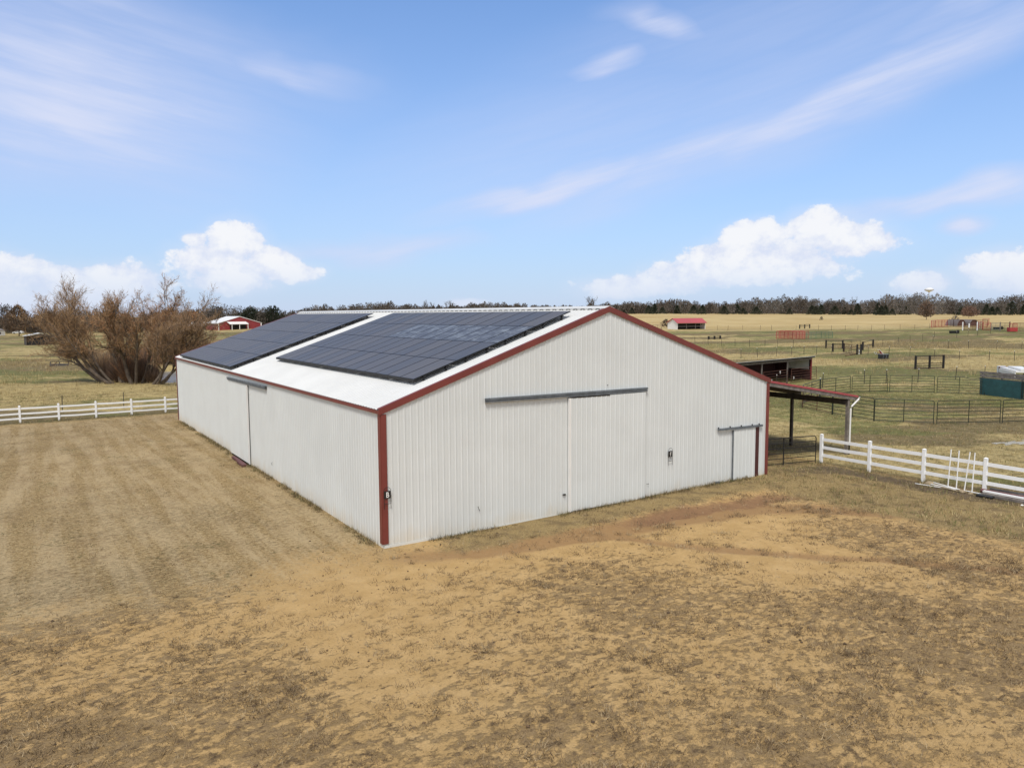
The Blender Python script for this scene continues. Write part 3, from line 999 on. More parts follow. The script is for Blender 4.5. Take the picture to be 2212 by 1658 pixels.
# ------------------------------------------------------------------ lean-to on the east wall
LX0, LX1, LY0, LY1 = W + .04, 27.0, 1.3, L
lz = lambda x: 4.41 - .1636 * (x - W)
m = MB()
m.hexa([(LX0, LY0, lz(LX0)), (LX1, LY0, lz(LX1)), (LX1, LY1, lz(LX1)), (LX0, LY1, lz(LX0)),
        (LX0, LY0, lz(LX0) + .03), (LX1, LY0, lz(LX1) + .03), (LX1, LY1, lz(LX1) + .03), (LX0, LY1, lz(LX0) + .03)])
lroof = m.build('lean_to_roof', M_metalroof, barn)
m = MB()
def rk(y0, y1, zo0, zo1, mm):
    mm.hexa([(LX0, y0, lz(LX0) + zo0), (LX1 + .03, y0, lz(LX1) + zo0), (LX1 + .03, y1, lz(LX1) + zo0), (LX0, y1, lz(LX0) + zo0),
             (LX0, y0, lz(LX0) + zo1), (LX1 + .03, y0, lz(LX1) + zo1), (LX1 + .03, y1, lz(LX1) + zo1), (LX0, y1, lz(LX0) + zo1)])
rk(LY0 - .03, LY0 - .005, -.045, .05, m); m.build('rake_trim', M_redroof, lroof)
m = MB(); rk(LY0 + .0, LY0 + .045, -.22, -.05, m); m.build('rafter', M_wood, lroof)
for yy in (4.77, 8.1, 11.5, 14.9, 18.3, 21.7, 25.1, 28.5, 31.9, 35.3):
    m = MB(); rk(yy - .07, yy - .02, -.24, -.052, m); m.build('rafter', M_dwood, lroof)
for xx in np.arange(19.2, 26.8, .95):
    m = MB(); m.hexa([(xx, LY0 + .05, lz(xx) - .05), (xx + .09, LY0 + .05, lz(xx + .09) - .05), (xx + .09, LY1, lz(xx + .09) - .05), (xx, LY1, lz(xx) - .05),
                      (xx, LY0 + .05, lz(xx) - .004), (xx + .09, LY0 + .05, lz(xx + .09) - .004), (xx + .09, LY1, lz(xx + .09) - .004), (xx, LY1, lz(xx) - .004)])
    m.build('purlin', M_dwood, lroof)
m = MB(); m.box(26.22, 26.27, LY0 + .05, LY1, 2.60, 2.86); m.box(26.40, 26.45, LY0 + .05, LY1, 2.60, 2.86); m.build('header_beam', M_dwood, barn)
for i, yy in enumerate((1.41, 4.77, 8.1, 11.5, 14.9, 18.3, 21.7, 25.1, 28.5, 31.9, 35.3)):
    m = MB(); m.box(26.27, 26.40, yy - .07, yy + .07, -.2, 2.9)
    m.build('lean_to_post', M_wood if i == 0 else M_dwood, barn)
m = MB(); m.tube([(26.98, 1.16, 2.98), (26.95, 1.2, 2.86), (26.5, 1.3, 2.5), (26.47, 1.32, 2.35), (26.47, 1.32, .65)], .045, 8)
m.build('downspout', M_white, barn, smooth=False)
m = MB(); m.box(26.42, 26.5, 1.30, 1.34, 0, .62); m.build('downspout_strap', M_iron, barn)


# ------------------------------------------------------------------ letter signs on the gable
def sign(x, z, ch, label, rz=0):
    t = thing('letter_sign', label, 'sign', (x, -.075, z))
    m = MB()
    wd = .112
    pts = [(-wd, 0, -.70)] + [(-wd, 0, -.12)] + [(wd * math.cos(a), 0, -.12 + .115 * math.sin(a)) for a in np.linspace(math.pi, 0, 11)[1:-1]] + [(wd, 0, -.12), (wd, 0, -.70)]
    m.tube(pts, .0065, 6)
    m.tube([(-wd, 0, -.53), (wd, 0, -.53)], .008, 6)
    m.build('frame', M_iron, t)
    m = MB(); m.box(-wd, wd, -.006, .006, -.36, -.125); pl_ = m.build('plate', M_iron, t)
    cu = bpy.data.curves.new('letter', 'FONT'); cu.body = ch; cu.size = .24; cu.extrude = .002; cu.align_x = 'CENTER'; cu.offset = .004
    to = bpy.data.objects.new('tmp', cu); COL.objects.link(to)
    bpy.context.view_layer.update()
    me = bpy.data.meshes.new_from_object(to.evaluated_get(bpy.context.evaluated_depsgraph_get()))
    bpy.data.objects.remove(to)
    me.materials.clear(); me.materials.append(M_white)
    o = bpy.data.objects.new('letter', me); COL.objects.link(o); o.parent = pl_
    o.rotation_euler = (R(90), 0, 0); o.location = (0, -.0095, -.325); o.scale = (.8, 1, 1)
    return t


sign(.135, 1.96, 'B', 'small black iron frame sign with white letter B on the red corner trim')
sign(12.34, 1.97, 'f', 'small black iron frame sign with white letter F right of the big door')

# ------------------------------------------------------------------ white rail fences
M_fence, n, bs = new_mat('white_vinyl_fence')
p = n.coord('Object')
_, _, z_ = n.sep(p)
nn = n.noise(p, 3.0, 5, .65)
c = n.mix(((.25 - z_) * 1.2 + (nn - .5) * 1.2).step(0, 1.0) * .45, (.86, .86, .85), (.60, .52, .38))
n.put(bs.inputs['Base Color'], n.mix(nn.step(.55, .75) * .15, c, (.55, .55, .5)))
bs.inputs['Roughness'].default_value = .42
def rail_fence(label, pts, h, rails, cap=True, post_w=.125, rail_h=.14):
    t = thing('rail_fence', label, 'fence', (pts[0][0], pts[0][1], gz(*pts[0])))
    o = Vector(t.location)
    P = [Vector((x, y, gz(x, y))) - o for x, y in pts]
    for p in P:
        m = MB(); w2 = post_w / 2
        m.box(p.x - w2, p.x + w2, p.y - w2, p.y + w2, p.z - .1, p.z + h)
        if cap: m.hexa([(p.x - w2 - .012, p.y - w2 - .012, p.z + h + .002), (p.x + w2 + .012, p.y - w2 - .012, p.z + h + .002), (p.x + w2 + .012, p.y + w2 + .012, p.z + h + .002), (p.x - w2 - .012, p.y + w2 + .012, p.z + h + .002),
                        (p.x - .02, p.y - .02, p.z + h + .045), (p.x + .02, p.y - .02, p.z + h + .045), (p.x + .02, p.y + .02, p.z + h + .045), (p.x - .02, p.y + .02, p.z + h + .045)])
        m.build('post', M_fence, t)
    for rz_ in rails:
        m = MB()
        for a, b in zip(P[:-1], P[1:]):
            mid = (a + b) / 2 + Vector((0, 0, rz_ - random.uniform(.0, .022)))
            m.bar(a + Vector((0, 0, rz_)), mid, .04, rail_h); m.bar(mid, b + Vector((0, 0, rz_ + random.uniform(-.012, .012))), .04, rail_h)
        m.build('rail', M_fence, t)
    return t


rail_fence('white three rail vinyl fence running right from the metal gate', [(23.2 + .02 * k, .67 - 2.49 * k) for k in range(7)], 1.42, (.42, .80, 1.19))
xs_ = [-.22 - 2.36 * k for k in range(8)]
rail_fence('white three rail fence at the left end of the barn', [(2.14, 41.6), (-.22, 41.55)] + [(x, 41.5 - .02 * k) for k, x in enumerate(xs_[1:])], 1.2, (.32, .66, 1.02), rail_h=.115, post_w=.13)


# ------------------------------------------------------------------ pipe panels and gates
def pipe_panel(name, cat, label, a, b, h, n, mt, r=.027, z0=.12, uprights=(.5,), corner_r=.12, group=None, dent=0, base=None):
    ax, ay = a; bx, by = b
    za, zb = gz(ax, ay), gz(bx, by)
    t = thing(name, label, cat, (ax, ay, za), group=group)
    D_ = Vector((bx - ax, by - ay, zb - za)); ln = math.hypot(D_.x, D_.y); e = D_ / ln
    up = Vector((0, 0, 1))
    def P(s, z): return e * s + up * z
    m = MB()
    c = corner_r
    top_ = []
    for s in np.linspace(c, ln - c, 9):
        top_.append(P(s, h - dent * math.exp(-((s / ln - .8) / .1) ** 2)))
    arc0 = [P(c - c * math.cos(t_), h - c + c * math.sin(t_)) for t_ in (0, .5, 1.0)]
    arc1 = [P(ln - c + c * math.cos(t_), h - c + c * math.sin(t_)) for t_ in (1.0, .5, 0)]
    m.tube([P(0, z0 - .1)] + arc0 + top_ + arc1 + [P(ln, z0 - .1)], r, 6)
    m.build('frame', mt, t)
    m = MB()
    for k in range(n):
        z = z0 + (h - z0) * k / n
        m.tube([P(0, z), P(ln, z)], r * .8, 5)
    m.build('rails', mt, t)
    for u in uprights:
        m = MB(); m.bar(P(u * ln, z0 - .06), P(u * ln, h - .01), .05, .03); m.build('upright', mt, t)
    return t


pipe_panel('metal_gate', 'gate', 'dark six rail pipe gate between the barn corner and the white fence', (18.5, 1.12), (23.08, .90), 1.34, 5, M_iron, r=.024, z0=.12)

front = [((43.3, 16.45), (41.2, 14.95), 'leftmost short end panel of the green round pen'),
         ((41.15, 14.9), (39.75, 11.4), 'rusty red and green near panel of the round pen seen under the lean-to'),
         ((39.7, 11.3), (38.85, 7.65), 'near round pen panel partly behind the lean-to downspout'),
         ((38.7, 7.5), (40.65, 4.6), 'near round pen panel just right of the lean-to post'),
         ((40.78, 4.45), (44.58, 2.36), 'widest near panel of the round pen, second from the right edge'),
         ((44.72, 2.28), (48.6, .75), 'near round pen panel cut by the right edge of the photo')]
for i, (a, b, lb) in enumerate(front):
    pipe_panel('round_pen_fence', 'pen panel', lb, a, b, 1.55, 6, M_rust if i == 1 else M_green, group='green pipe panels of the round pen')
back = [((43.48, 16.59), (48.35, 18.5), 'far left round pen panel slanting up towards the back', 0),
        ((48.5, 18.55), (53.42, 18.93), 'far round pen panel ending below the open shed', 0),
        ((53.68, 18.94), (56.95, 17.53), 'far round pen panel, third along the back', 0),
        ((56.9, 17.3), (59.44, 14.63), 'far round pen panel with a thick dark middle post', 0),
        ((59.3, 14.3), (61.16, 11.45), 'dented round pen panel with a sagging top pipe beside the teal board', .2),
        ((60.3, 7.9), (58.9, 4.6), 'round pen panel right of the teal board', 0)]
for a, b, lb, dn in back:
    pipe_panel('round_pen_fence', 'pen panel', lb, a, b, 1.53, 6, M_green, group='green pipe panels of the round pen', dent=dn)
# stout round pen posts
for (x, y), lb in (((39.72, 11.35), 'dark post with a white cap at the near side of the round pen'), ((48.43, 18.52), 'thick dark green post on the far left of the round pen')):
    m = MB(); m.tube([(0, 0, -.1), (0, 0, 1.6)], .06, 8)
    o = m.build('pen_post', M_green); o.location = (x, y, gz(x, y)); tag(o, lb, 'post')
    m = MB(); m.tube([(0, 0, 1.602), (0, 0, 1.66)], .05, 8); m.build('cap', M_white, o)


def board_thing(name, cat, label, a, b, z0, z1, th, mt, frame=None):
    t = thing(name, label, cat, (a[0], a[1], gz(*a)))
    e = Vector((b[0] - a[0], b[1] - a[1], gz(*b) - gz(*a)))
    m = MB(); m.bar(Vector((0, 0, (z0 + z1) / 2)), e + Vector((0, 0, (z0 + z1) / 2)), th, z1 - z0)
    m.build('board', mt, t)
    return t, e


t, e = board_thing('teal_windbreak', 'board', 'faded teal board fixed to the round pen at the right edge', (61.42, 11.7), (60.32, 7.75), .03, 1.46, .04, M_teal)
m = MB(); m.tube([(0, 0, -.1), (0, 0, 1.52)], .03, 6); m.tube([e, e + Vector((0, 0, 1.52))], .03, 6)
m.tube([Vector((0, 0, 1.5)), e + Vector((0, 0, 1.5))], .02, 6); m.tube([e * .12 + Vector((-.06, 0, -.1)), e * .12 + Vector((-.06, 0, .3))], .02, 6)
m.build('pipe_frame', M_green, t)
t = thing('timber_feed_bunk', 'weathered grey timber feed bunk standing behind the teal board', 'feed bunk', (62.6, 12.3, gz(62.6, 12.3)))
e = Vector((-1.0, -4.0, 0))
for k, (z, w_) in enumerate(((1.0, .3), (1.3, .26), (1.6, .24), (1.86, .22))):
    m = MB(); m.bar((0, .03 * (k % 2), z), e + Vector((0, .03 * (k % 2), z - .02)), .06, w_ - .015); m.build('plank', M_wood, t)
for u in (.05, .5, .95):
    m = MB(); p = e * u; m.box(p.x + .04, p.x + .16, p.y - .06, p.y + .06, -.1, 1.92); m.build('leg', M_wood, t)

# white slabs behind it
M_rustred = mat('dull_red_brick', (.16, .06, .05), .8)
t = thing('white_trailer', 'low white flat trailer lying in long grass beyond the teal board', 'trailer', (84.2, 19.6, gz(84.2, 19.6)))
E_ = Vector((-8.3, -6.2, 0)).normalized(); S_ = Vector((E_.y, -E_.x, 0))
def lb_(m, s0, s1, w0, w1, z0, z1):
    P = [E_ * s0 + S_ * w0, E_ * s1 + S_ * w0, E_ * s1 + S_ * w1, E_ * s0 + S_ * w1]
    m.hexa([(p.x, p.y, z0) for p in P] + [(p.x, p.y, z1) for p in P]); return m
lb_(MB(), .3, 7, -.9, .9, .75, .9).build('deck', M_white, t)
lb_(MB(), .3, 7, .92, 1.0, .3, .74).build('side_panel', M_white, t)
lb_(MB(), 2.0, 7, -.7, .5, .91, 1.12).build('cover', M_white, t)
lb_(MB(), -.9, -.1, .2, .95, .2, .95).build('white_box', M_white, t)
lb_(MB(), -.08, .28, .1, .95, .2, .93).build('red_block', M_rustred, t)
for s in (1.5, 5.5):
    m = MB(); q = E_ * s + S_ * .7; m.tube([q, q + S_ * .18], .32, 14); o = m.build('wheel', M_black, t); o.location = (0, 0, .32)

# ------------------------------------------------------------------ open shed behind the lean-to
M_darkred = mat('shaded_red_steel', (.06, .02, .02), .7, var=.2)  # red steel darkened, shade inside the open shed put into the colour
A_ = Vector((61.5, 28.85, 0)); B_ = Vector((56.5, 28.05, 0))
ex = (B_ - A_).normalized(); LEN = 15.2; ey = Vector((-ex.y, ex.x, 0)) * -1
if ey.y < 0: ey = -ey
base_z = .05
t = thing('loafing_shed', 'long open fronted animal shed with a dark interior behind the lean-to', 'shed', (A_.x, A_.y, base_z))
def q(u, v, z): p = ex * u + ey * v; return (p.x, p.y, z)
def slab(m, u0, u1, v0, v1, z00, z01, z10, z11):
    """z00..z01 at the front, z10..z11 at the back"""
    return m.hexa([q(u0, v0, z00), q(u1, v0, z00), q(u1, v1, z10), q(u0, v1, z10), q(u0, v0, z01), q(u1, v0, z01), q(u1, v1, z11), q(u0, v1, z11)])
DP = 4.2
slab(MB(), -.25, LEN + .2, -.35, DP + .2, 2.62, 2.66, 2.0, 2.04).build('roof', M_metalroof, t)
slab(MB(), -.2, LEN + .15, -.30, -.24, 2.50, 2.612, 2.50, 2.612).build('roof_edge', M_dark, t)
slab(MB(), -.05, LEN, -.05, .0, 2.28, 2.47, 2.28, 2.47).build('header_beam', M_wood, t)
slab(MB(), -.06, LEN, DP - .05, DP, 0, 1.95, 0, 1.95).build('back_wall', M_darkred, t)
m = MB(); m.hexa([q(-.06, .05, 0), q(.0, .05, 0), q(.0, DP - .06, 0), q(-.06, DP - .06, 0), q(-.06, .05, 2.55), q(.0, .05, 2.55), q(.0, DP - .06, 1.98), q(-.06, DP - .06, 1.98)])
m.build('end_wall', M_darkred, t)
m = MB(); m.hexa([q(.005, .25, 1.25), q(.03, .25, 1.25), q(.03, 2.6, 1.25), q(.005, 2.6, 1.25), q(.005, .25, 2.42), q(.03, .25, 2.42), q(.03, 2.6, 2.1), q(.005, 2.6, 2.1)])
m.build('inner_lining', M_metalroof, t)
m = MB(); m.hexa([q(LEN, 0, 0), q(LEN + .06, 0, 0), q(LEN + .06, DP, 0), q(LEN, DP, 0), q(LEN, 0, 2.55), q(LEN + .06, 0, 2.55), q(LEN + .06, DP, 1.98), q(LEN, DP, 1.98)])
m.build('end_wall', M_redwall, t)
slab(MB(), -.08, .08, -.06, .04, -.1, 2.5, -.1, 2.5).build('corner_post', M_redwall, t)
for u in (5.1, 10.1, 15.1):
    slab(MB(), u - .06, u + .06, -.08, .02, -.1, 2.3, -.1, 2.3).build('post', M_wood, t)
pipe_panel('corral_fence', 'corral panel', 'rusty pipe panel across the right bay of the open shed', (56.9, 27.85), (61.95, 28.5), 1.42, 5, M_rust, r=.025, uprights=(), group='rusty panels in front of the open shed')
pipe_panel('corral_fence', 'corral panel', 'rusty pipe panel across the middle bay of the open shed', (51.6, 27.1), (56.2, 27.75), 1.4, 5, M_rust, r=.025, uprights=(), group='rusty panels in front of the open shed')
for (u, z, w_), lb in (((3.9, .45, .12), 'white salt block hanging in the right bay of the shed'), ((6.7, 1.15, .12), 'white jug hanging high in the middle bay of the shed'), ((8.3, .4, .1), 'white jug hanging low in the middle bay of the shed')):
    m = MB(); c = A_ + ex * u - ey * .12
    m.tube([(0, 0, 0), (0, 0, .2), (.0, 0, .28)], w_ / 2, 8, r1=w_ * .3)
    o = m.build('jug', M_white); o.location = (c.x, c.y, base_z + z); tag(o, lb, 'jug')


# ------------------------------------------------------------------ board rail racks standing in the pasture
def rack(name, label, a, b, h, rails, mt, pw=.14, rh=.09, mid=1, cat='rail fence'):
    t = thing(name, label, cat, (a[0], a[1], gz(*a)))
    e = Vector((b[0] - a[0], b[1] - a[1], gz(*b) - gz(*a)))
    for k in range(mid + 2):
        p = e * (k / (mid + 1)); m = MB(); m.box(p.x - pw / 2, p.x + pw / 2, p.y - pw / 2, p.y + pw / 2, p.z - .1, p.z + h); m.build('post', mt, t)
    for z in rails:
        m = MB(); m.bar(Vector((0, 0, z)), e + Vector((0, 0, z)), .05, rh); m.build('rail', mt, t)
    return t


rack('board_jump', 'black three post rail jump standing alone in tall straw grass', (83.66, 29.93), (87.6, 28.6), 1.68, (1.6, .68, .42, .16), M_iron, pw=.2)
rack('board_jump', 'small dark rail jump far up the pasture above the red panels', (177.97, 116.5), (182.4, 116.4), 1.15, (1.1, .85, .62), M_iron, pw=.22)
rack('board_jump', 'low dark slatted rack in the pasture left of the red panels', (117.43, 94.9), (121.36, 95.14), .72, (.62, .36, .12), M_iron, pw=.3)
# black pen of posts and pipes
bp = [(109.87, 60.65), (111.5, 58.6), (109.7, 53.6)]
rack('black_pen_fence', 'black rail fence along the back of the small pen', (109.87, 60.65), (111.2, 58.3), 1.5, (1.42, .7), M_iron, mid=0, pw=.2)
pipe_panel('pen_gate', 'gate', 'wide dark pipe gate at the back of the small black pen', (111.1, 58.1), (109.8, 54.0), 1.6, 5, M_iron, r=.03, uprights=(.45,))
rack('black_pen_fence', 'black rail fence at the right end of the small pen', (109.75, 53.59), (116.04, 55.66), 1.5, (1.42, .68), M_iron, mid=0, pw=.22)
rack('black_pen_fence', 'black rail fence at the front left of the small pen', (102.73, 54.43), (104.24, 53.45), 1.46, (1.4, .6), M_iron, mid=0, pw=.22)
pipe_panel('pen_gate', 'gate', 'brown pipe gate at the front of the small black pen', (104.1, 53.3), (100.9, 49.0), 1.4, 5, M_rust, r=.03, uprights=(.4, .6))
rack('black_pen_fence', 'short black post pair at the front right of the small pen', (100.82, 48.86), (102.27, 49.13), 1.6, (1.0, .8, .4), M_iron, mid=0, pw=.2)
for (a, b, mt, lb) in (((99.92, 51.11), (105.8, 52.5), M_sand, 'pale pole lying on the ground in front of the small pen'),
                       ((96.75, 48.19), (101.34, 49.28), M_rust, 'brown pole lying nearest in front of the small pen')):
    m = MB(); m.tube([(0, 0, .07), (b[0] - a[0], b[1] - a[1], .07 + gz(*b) - gz(*a))], .07, 6); o = m.build('ground_pole', mt); o.location = (*a, gz(*a)); tag(o, lb, 'pole')
m = MB(); m.tube([(0, 0, -.1), (0, 0, .75)], .09, 8); o = m.build('white_pipe_post', M_white); o.location = (101.79, 49.13, gz(101.79, 49.13)); tag(o, 'short white pipe post at the corner of the small black pen', 'post')
# black tank and red chair by it
t = thing('water_tank', 'black square water tank standing in the pasture grass', 'water tank', (96.5, 41.9, gz(96.5, 41.9)), R(-35))
m = MB(); m.box(-.62, .62, -.4, .4, -.05, .62); m.build('tank_body', M_black, t, bevel=.05)
m = MB(); m.box(-.66, .66, -.44, .44, .622, .69); m.build('rim', mat('grey_rim', (.16, .17, .17), .6), t)
for s in (-.2, .25):
    m = MB(); m.bar((s, -.41, 0), (s, -.41, .6), .04, .03); m.build('strap', M_galv, t)
t = thing('folding_chair', 'small red and white folding chair tipped over behind the black tank', 'chair', (103.3, 46.6, gz(103.3, 46.6)), R(-35))
MR = mat('faded_red_cloth', (.55, .12, .10), .8)
m = MB(); m.hexa([(-.5, -.3, .25), (.3, -.3, .1), (.3, .3, .1), (-.5, .3, .25), (-.5, -.3, .28), (.3, -.3, .13), (.3, .3, .13), (-.5, .3, .28)]); m.build('seat', MR, t)
m = MB(); m.hexa([(.28, -.3, .14), (.31, -.3, .14), (.31, .3, .14), (.28, .3, .14), (-.1, -.3, .66), (-.07, -.3, .66), (-.07, .3, .66), (-.1, .3, .66)]); m.build('backrest', MR, t)
for s in (-.33, .33):
    m = MB(); m.tube([(.6, s, 0), (.25, s, .3), (-.2, s, .8)], .03, 6); m.build('leg', M_white, t)
    m = MB(); m.tube([(-.75, s, .45), (-.6, s, .12), (.3, s, .08)], .03, 6); m.build('arm', M_white, t)

# red and green portable panels
pts = [(129.6, 86.64), (130.3, 85.1), (131.0, 83.5), (131.8, 82.4), (132.42, 81.47)]
nm = ['leftmost', 'second', 'third', 'fourth']
for (a, b), w_ in zip(zip(pts[:-1], pts[1:]), nm):
    pipe_panel('corral_fence', 'corral panel', f'red pipe panel of the small stock pen, {w_} from its left end', a, b, 1.75, 6, M_redpipe, r=.055, corner_r=.25, uprights=(.5,), group='red panels of the small stock pen')
for a, b, w_ in (((131.6, 87.5), (133.0, 84.0), 'left'), ((133.0, 84.0), (134.9, 82.3), 'right')):
    pipe_panel('corral_fence', 'corral panel', f'red pipe panel at the back {w_} of the small stock pen', a, b, 1.75, 6, M_redpipe, r=.04, corner_r=.25, group='red panels of the small stock pen')
MG2 = mat('sea_green_pipe', (.04, .15, .10), .5)
for a, b, w_ in (((132.6, 81.3), (136.0, 80.0), 'nearer the red panels'), ((136.0, 80.0), (138.6, 79.0), 'farther from the red panels')):
    pipe_panel('corral_fence', 'corral panel', f'sea green pipe panel {w_}', a, b, 1.5, 6, MG2, r=.04, corner_r=.2, uprights=(.33, .66), group='sea green stock panels')

# the pens far up on the right
rp = [(196.27, 88.92), (199.79, 89.78), (202.23, 89.26), (204.61, 89.05), (206.99, 88.58), (206.4, 85.6)]
ww = ['first', 'second', 'third', 'fourth', 'fifth']
for i, (a, b) in enumerate(zip(rp[:-1], rp[1:])):
    pipe_panel('corral_fence', 'corral panel', f'faded red pipe panel of the far pens, {ww[i]} from the left', a, b, 1.9, 6, M_redpipe if i < 3 else M_rust, r=.075, uprights=(.5,), group='faded red panels of the far pens')
for a, b, lb in (((206.5, 86.0), (210.8, 81.6), 'rusty pipe panel in front of the two hoop shelters'),
                 ((197.9, 77.7), (191.2, 73.5), 'faded red pipe panel between the white posts and the grey gate'),
                 ((191.0, 73.3), (190.3, 71.2), 'short red panel left of the grey pipe gate'),
                 ((218.5, 86.5), (225.6, 88.2), 'dark red pipe panel right of the hoop shelters')):
    pipe_panel('corral_fence', 'corral panel', lb, a, b, 1.9, 5, M_redpipe if 'red' in lb else M_rust, r=.07, group='faded red panels of the far pens')
pipe_panel('corral_gate', 'gate', 'dark pipe gate hung between two white posts at the far pens', (185.4, 75.0), (187.6, 73.2), 1.6, 5, M_rust, r=.045, uprights=(.35, .7))
pipe_panel('corral_gate', 'gate', 'grey pipe gate in front of the black trough at the far pens', (190.29, 70.98), (189.6, 68.8), 1.9, 5, M_galv, r=.05)
pipe_panel('corral_gate', 'gate', 'green pipe gate right of the tall grey post at the far pens', (189.5, 68.6), (191.1, 67.4), 1.9, 5, M_green, r=.05)
pipe_panel('corral_gate', 'gate', 'rusty pipe gate at the right edge of the far pens', (192.0, 67.0), (197.1, 64.0), 1.9, 6, M_rust, r=.05, uprights=(.3, .6))
for (x, y, h, mt, lb) in ((185.17, 75.23, 2.1, M_white, 'left white gate post at the far pens'), (187.74, 73.1, 2.1, M_white, 'right white gate post at the far pens'),
                          (189.5, 68.68, 2.15, M_wood, 'tall grey timber post beside the black trough'), (191.22, 67.34, 2.2, M_dwood, 'tall brown timber post left of the red feeder')):
    m = MB(); m.tube([(0, 0, -.1), (0, 0, h)], .13, 8); o = m.build('gate_post', mt); o.location = (x, y, gz(x, y)); tag(o, lb, 'post')
m = MB(); m.tube([(0, 0, 0), (0, 0, 1.0)], .18, 10); o = m.build('white_drum', M_white); o.location = (186.3, 74.3, gz(186.3, 74.3) + .7); tag(o, 'white plastic drum hung on the dark gate at the far pens', 'drum')
t = thing('feeder', 'red steel hay feeder beside the far pens at the right', 'feeder', (188.37, 65.48, gz(188.37, 65.48)), R(-30))
m = MB(); m.box(-1.0, 1.0, -.5, .5, 0, .95); m.build('pan', M_redpipe, t, bevel=.05)
m = MB()
for s in np.linspace(-.95, .95, 7): m.tube([(s, -.5, .95), (s, -.3, 1.9)], .04, 5)
m.tube([(-1, -.3, 1.9), (1, -.3, 1.9)], .05, 5); m.build('bars', M_redpipe, t)
MC = mat('corrugated_grey', (.30, .28, .26), .6, .2, var=.15)
for (x, y), lb in (((213.6, 89.7), 'left arched metal shelter behind the far red pens'), ((215.9, 87.5), 'right arched metal shelter behind the far red pens')):
    t = thing('hoop_shelter', lb, 'shelter', (x, y, gz(x, y)), R(-33))
    ar = [(1.25 * math.cos(a), 1.75 * math.sin(a)) for a in np.linspace(0, math.pi, 15)]
    m = MB()
    for (x0, z0), (x1, z1) in zip(ar[:-1], ar[1:]):
        m.poly([(x0, 0, z0), (x1, 0, z1), (x1, 6, z1), (x0, 6, z0)])
    o = m.build('arched_roof', MC, t); sm_ = o.modifiers.new('solid', 'SOLIDIFY'); sm_.thickness = .06
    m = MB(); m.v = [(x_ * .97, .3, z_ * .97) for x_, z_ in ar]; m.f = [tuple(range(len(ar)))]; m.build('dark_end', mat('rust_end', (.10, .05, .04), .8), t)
for (x, y, w_, lb) in ((170.5, 69.7, 2.0, 'low black water trough in the pasture below the far pens'), (197.2, 72.6, 2.2, 'black trough behind the grey pipe gate at the far pens')):
    t = thing('trough', lb, 'trough', (x, y, gz(x, y)), R(-33))
    m = MB(); m.hexa([(-w_ / 2 + .08, -.35, 0), (w_ / 2 - .08, -.35, 0), (w_ / 2 - .08, .35, 0), (-w_ / 2 + .08, .35, 0), (-w_ / 2, -.42, .6), (w_ / 2, -.42, .6), (w_ / 2, .42, .6), (-w_ / 2, .42, .6)]); m.build('tub', M_black, t)
    m = MB(); m.box(w_ / 2 - .35, w_ / 2 - .05, -.15, .15, .602, .74); m.build('float_box', M_black, t)


# ------------------------------------------------------------------ T-post wire fences
me_post = None
def wire_fence(label, pts, h=1.35, capped=True, wires=(.35, .7, 1.05, 1.25)):
    global me_post
    t = thing('wire_fence', label, 'wire fence', (pts[0][0], pts[0][1], gz(*pts[0])))
    o = Vector(t.location)
    P = [Vector((x, y, gz(x, y))) - o for x, y in pts]
    if me_post is None:
        m = MB(); m.box(-.025, .025, -.025, .025, -.1, h); po = m.build('steel_post', M_post); me_post = po.data; bpy.data.objects.remove(po)
        m = MB(); m.tube([(0, 0, h), (0, 0, h + .08)], .035, 6); po = m.build('post_cap', M_white); wire_fence.cap = po.data; bpy.data.objects.remove(po)
    for k, p in enumerate(P):
        a = bpy.data.objects.new('steel_post', me_post); COL.objects.link(a); a.parent = t; a.location = p
        a.rotation_euler = (random.uniform(-.05, .05), random.uniform(-.05, .05), random.uniform(0, 3))
        if capped:
            c = bpy.data.objects.new('post_cap', wire_fence.cap); COL.objects.link(c); c.parent = a
    m = MB()
    for z in wires:
        for a, b in zip(P[:-1], P[1:]):
            m.tube([a + Vector((0, 0, z)), b + Vector((0, 0, z))], .006, 3, cap=False)
    m.build('wires', M_post, t)


wire_fence('far wire fence crossing below the tan hay field', [(155.34, 126.7), (157.5, 124.8), (161.4, 122.9), (163.8, 118.8), (165.7, 116.5), (170.4, 112.0), (173.0, 106.8), (171.03, 101.57), (172.35, 98.44), (173.38, 95.5), (175.97, 93.34), (180.23, 92.35), (183.22, 89.92), (183.11, 86.0), (191.41, 86.66)], capped=False)
wire_fence('wire fence running past the front of the red stock pen', [(103.93, 86.03), (103.47, 82.13), (102.85, 78.25), (103.6, 75.58), (103.69, 72.28), (107.34, 71.72), (108.21, 69.55), (108.97, 66.76)], capped=False)
wire_fence('wire fence climbing the pasture right of the small black pen', [(120.42, 56.59), (127.63, 57.92), (135.57, 60.13), (140.76, 60.57), (151.36, 63.94)], capped=False)
wire_fence('wire fence slanting up to the far pens below the black trough', [(136.14, 56.06), (153.41, 60.42), (160.47, 61.74), (165.72, 62.31), (176, 64.5)])
wire_fence('wire fence crossing in front of the small black pen', [(80.88, 54.78), (84.43, 54.66), (88.3, 54.23), (90.98, 53.54), (94.24, 53.69), (96.24, 52.86), (97.49, 50.97), (99.05, 48.94), (100.97, 47.11), (102.9, 44.9), (103.85, 42.15), (102.6, 37.8), (102.5, 34.2), (105.0, 31.4), (106.9, 29.0)])
wire_fence('wire fence on the green slope in the middle of the pasture', [(124.85, 47.3), (126.15, 44.65), (128.56, 41.3), (131.82, 38.88)])
wire_fence('near wire fence just beyond the round pen', [(50.5, 24.6), (55.43, 23.19), (62.07, 23.05), (64.18, 22.01), (67.78, 20.76), (73.65, 20.0), (77.0, 18.7), (81.76, 17.0)])
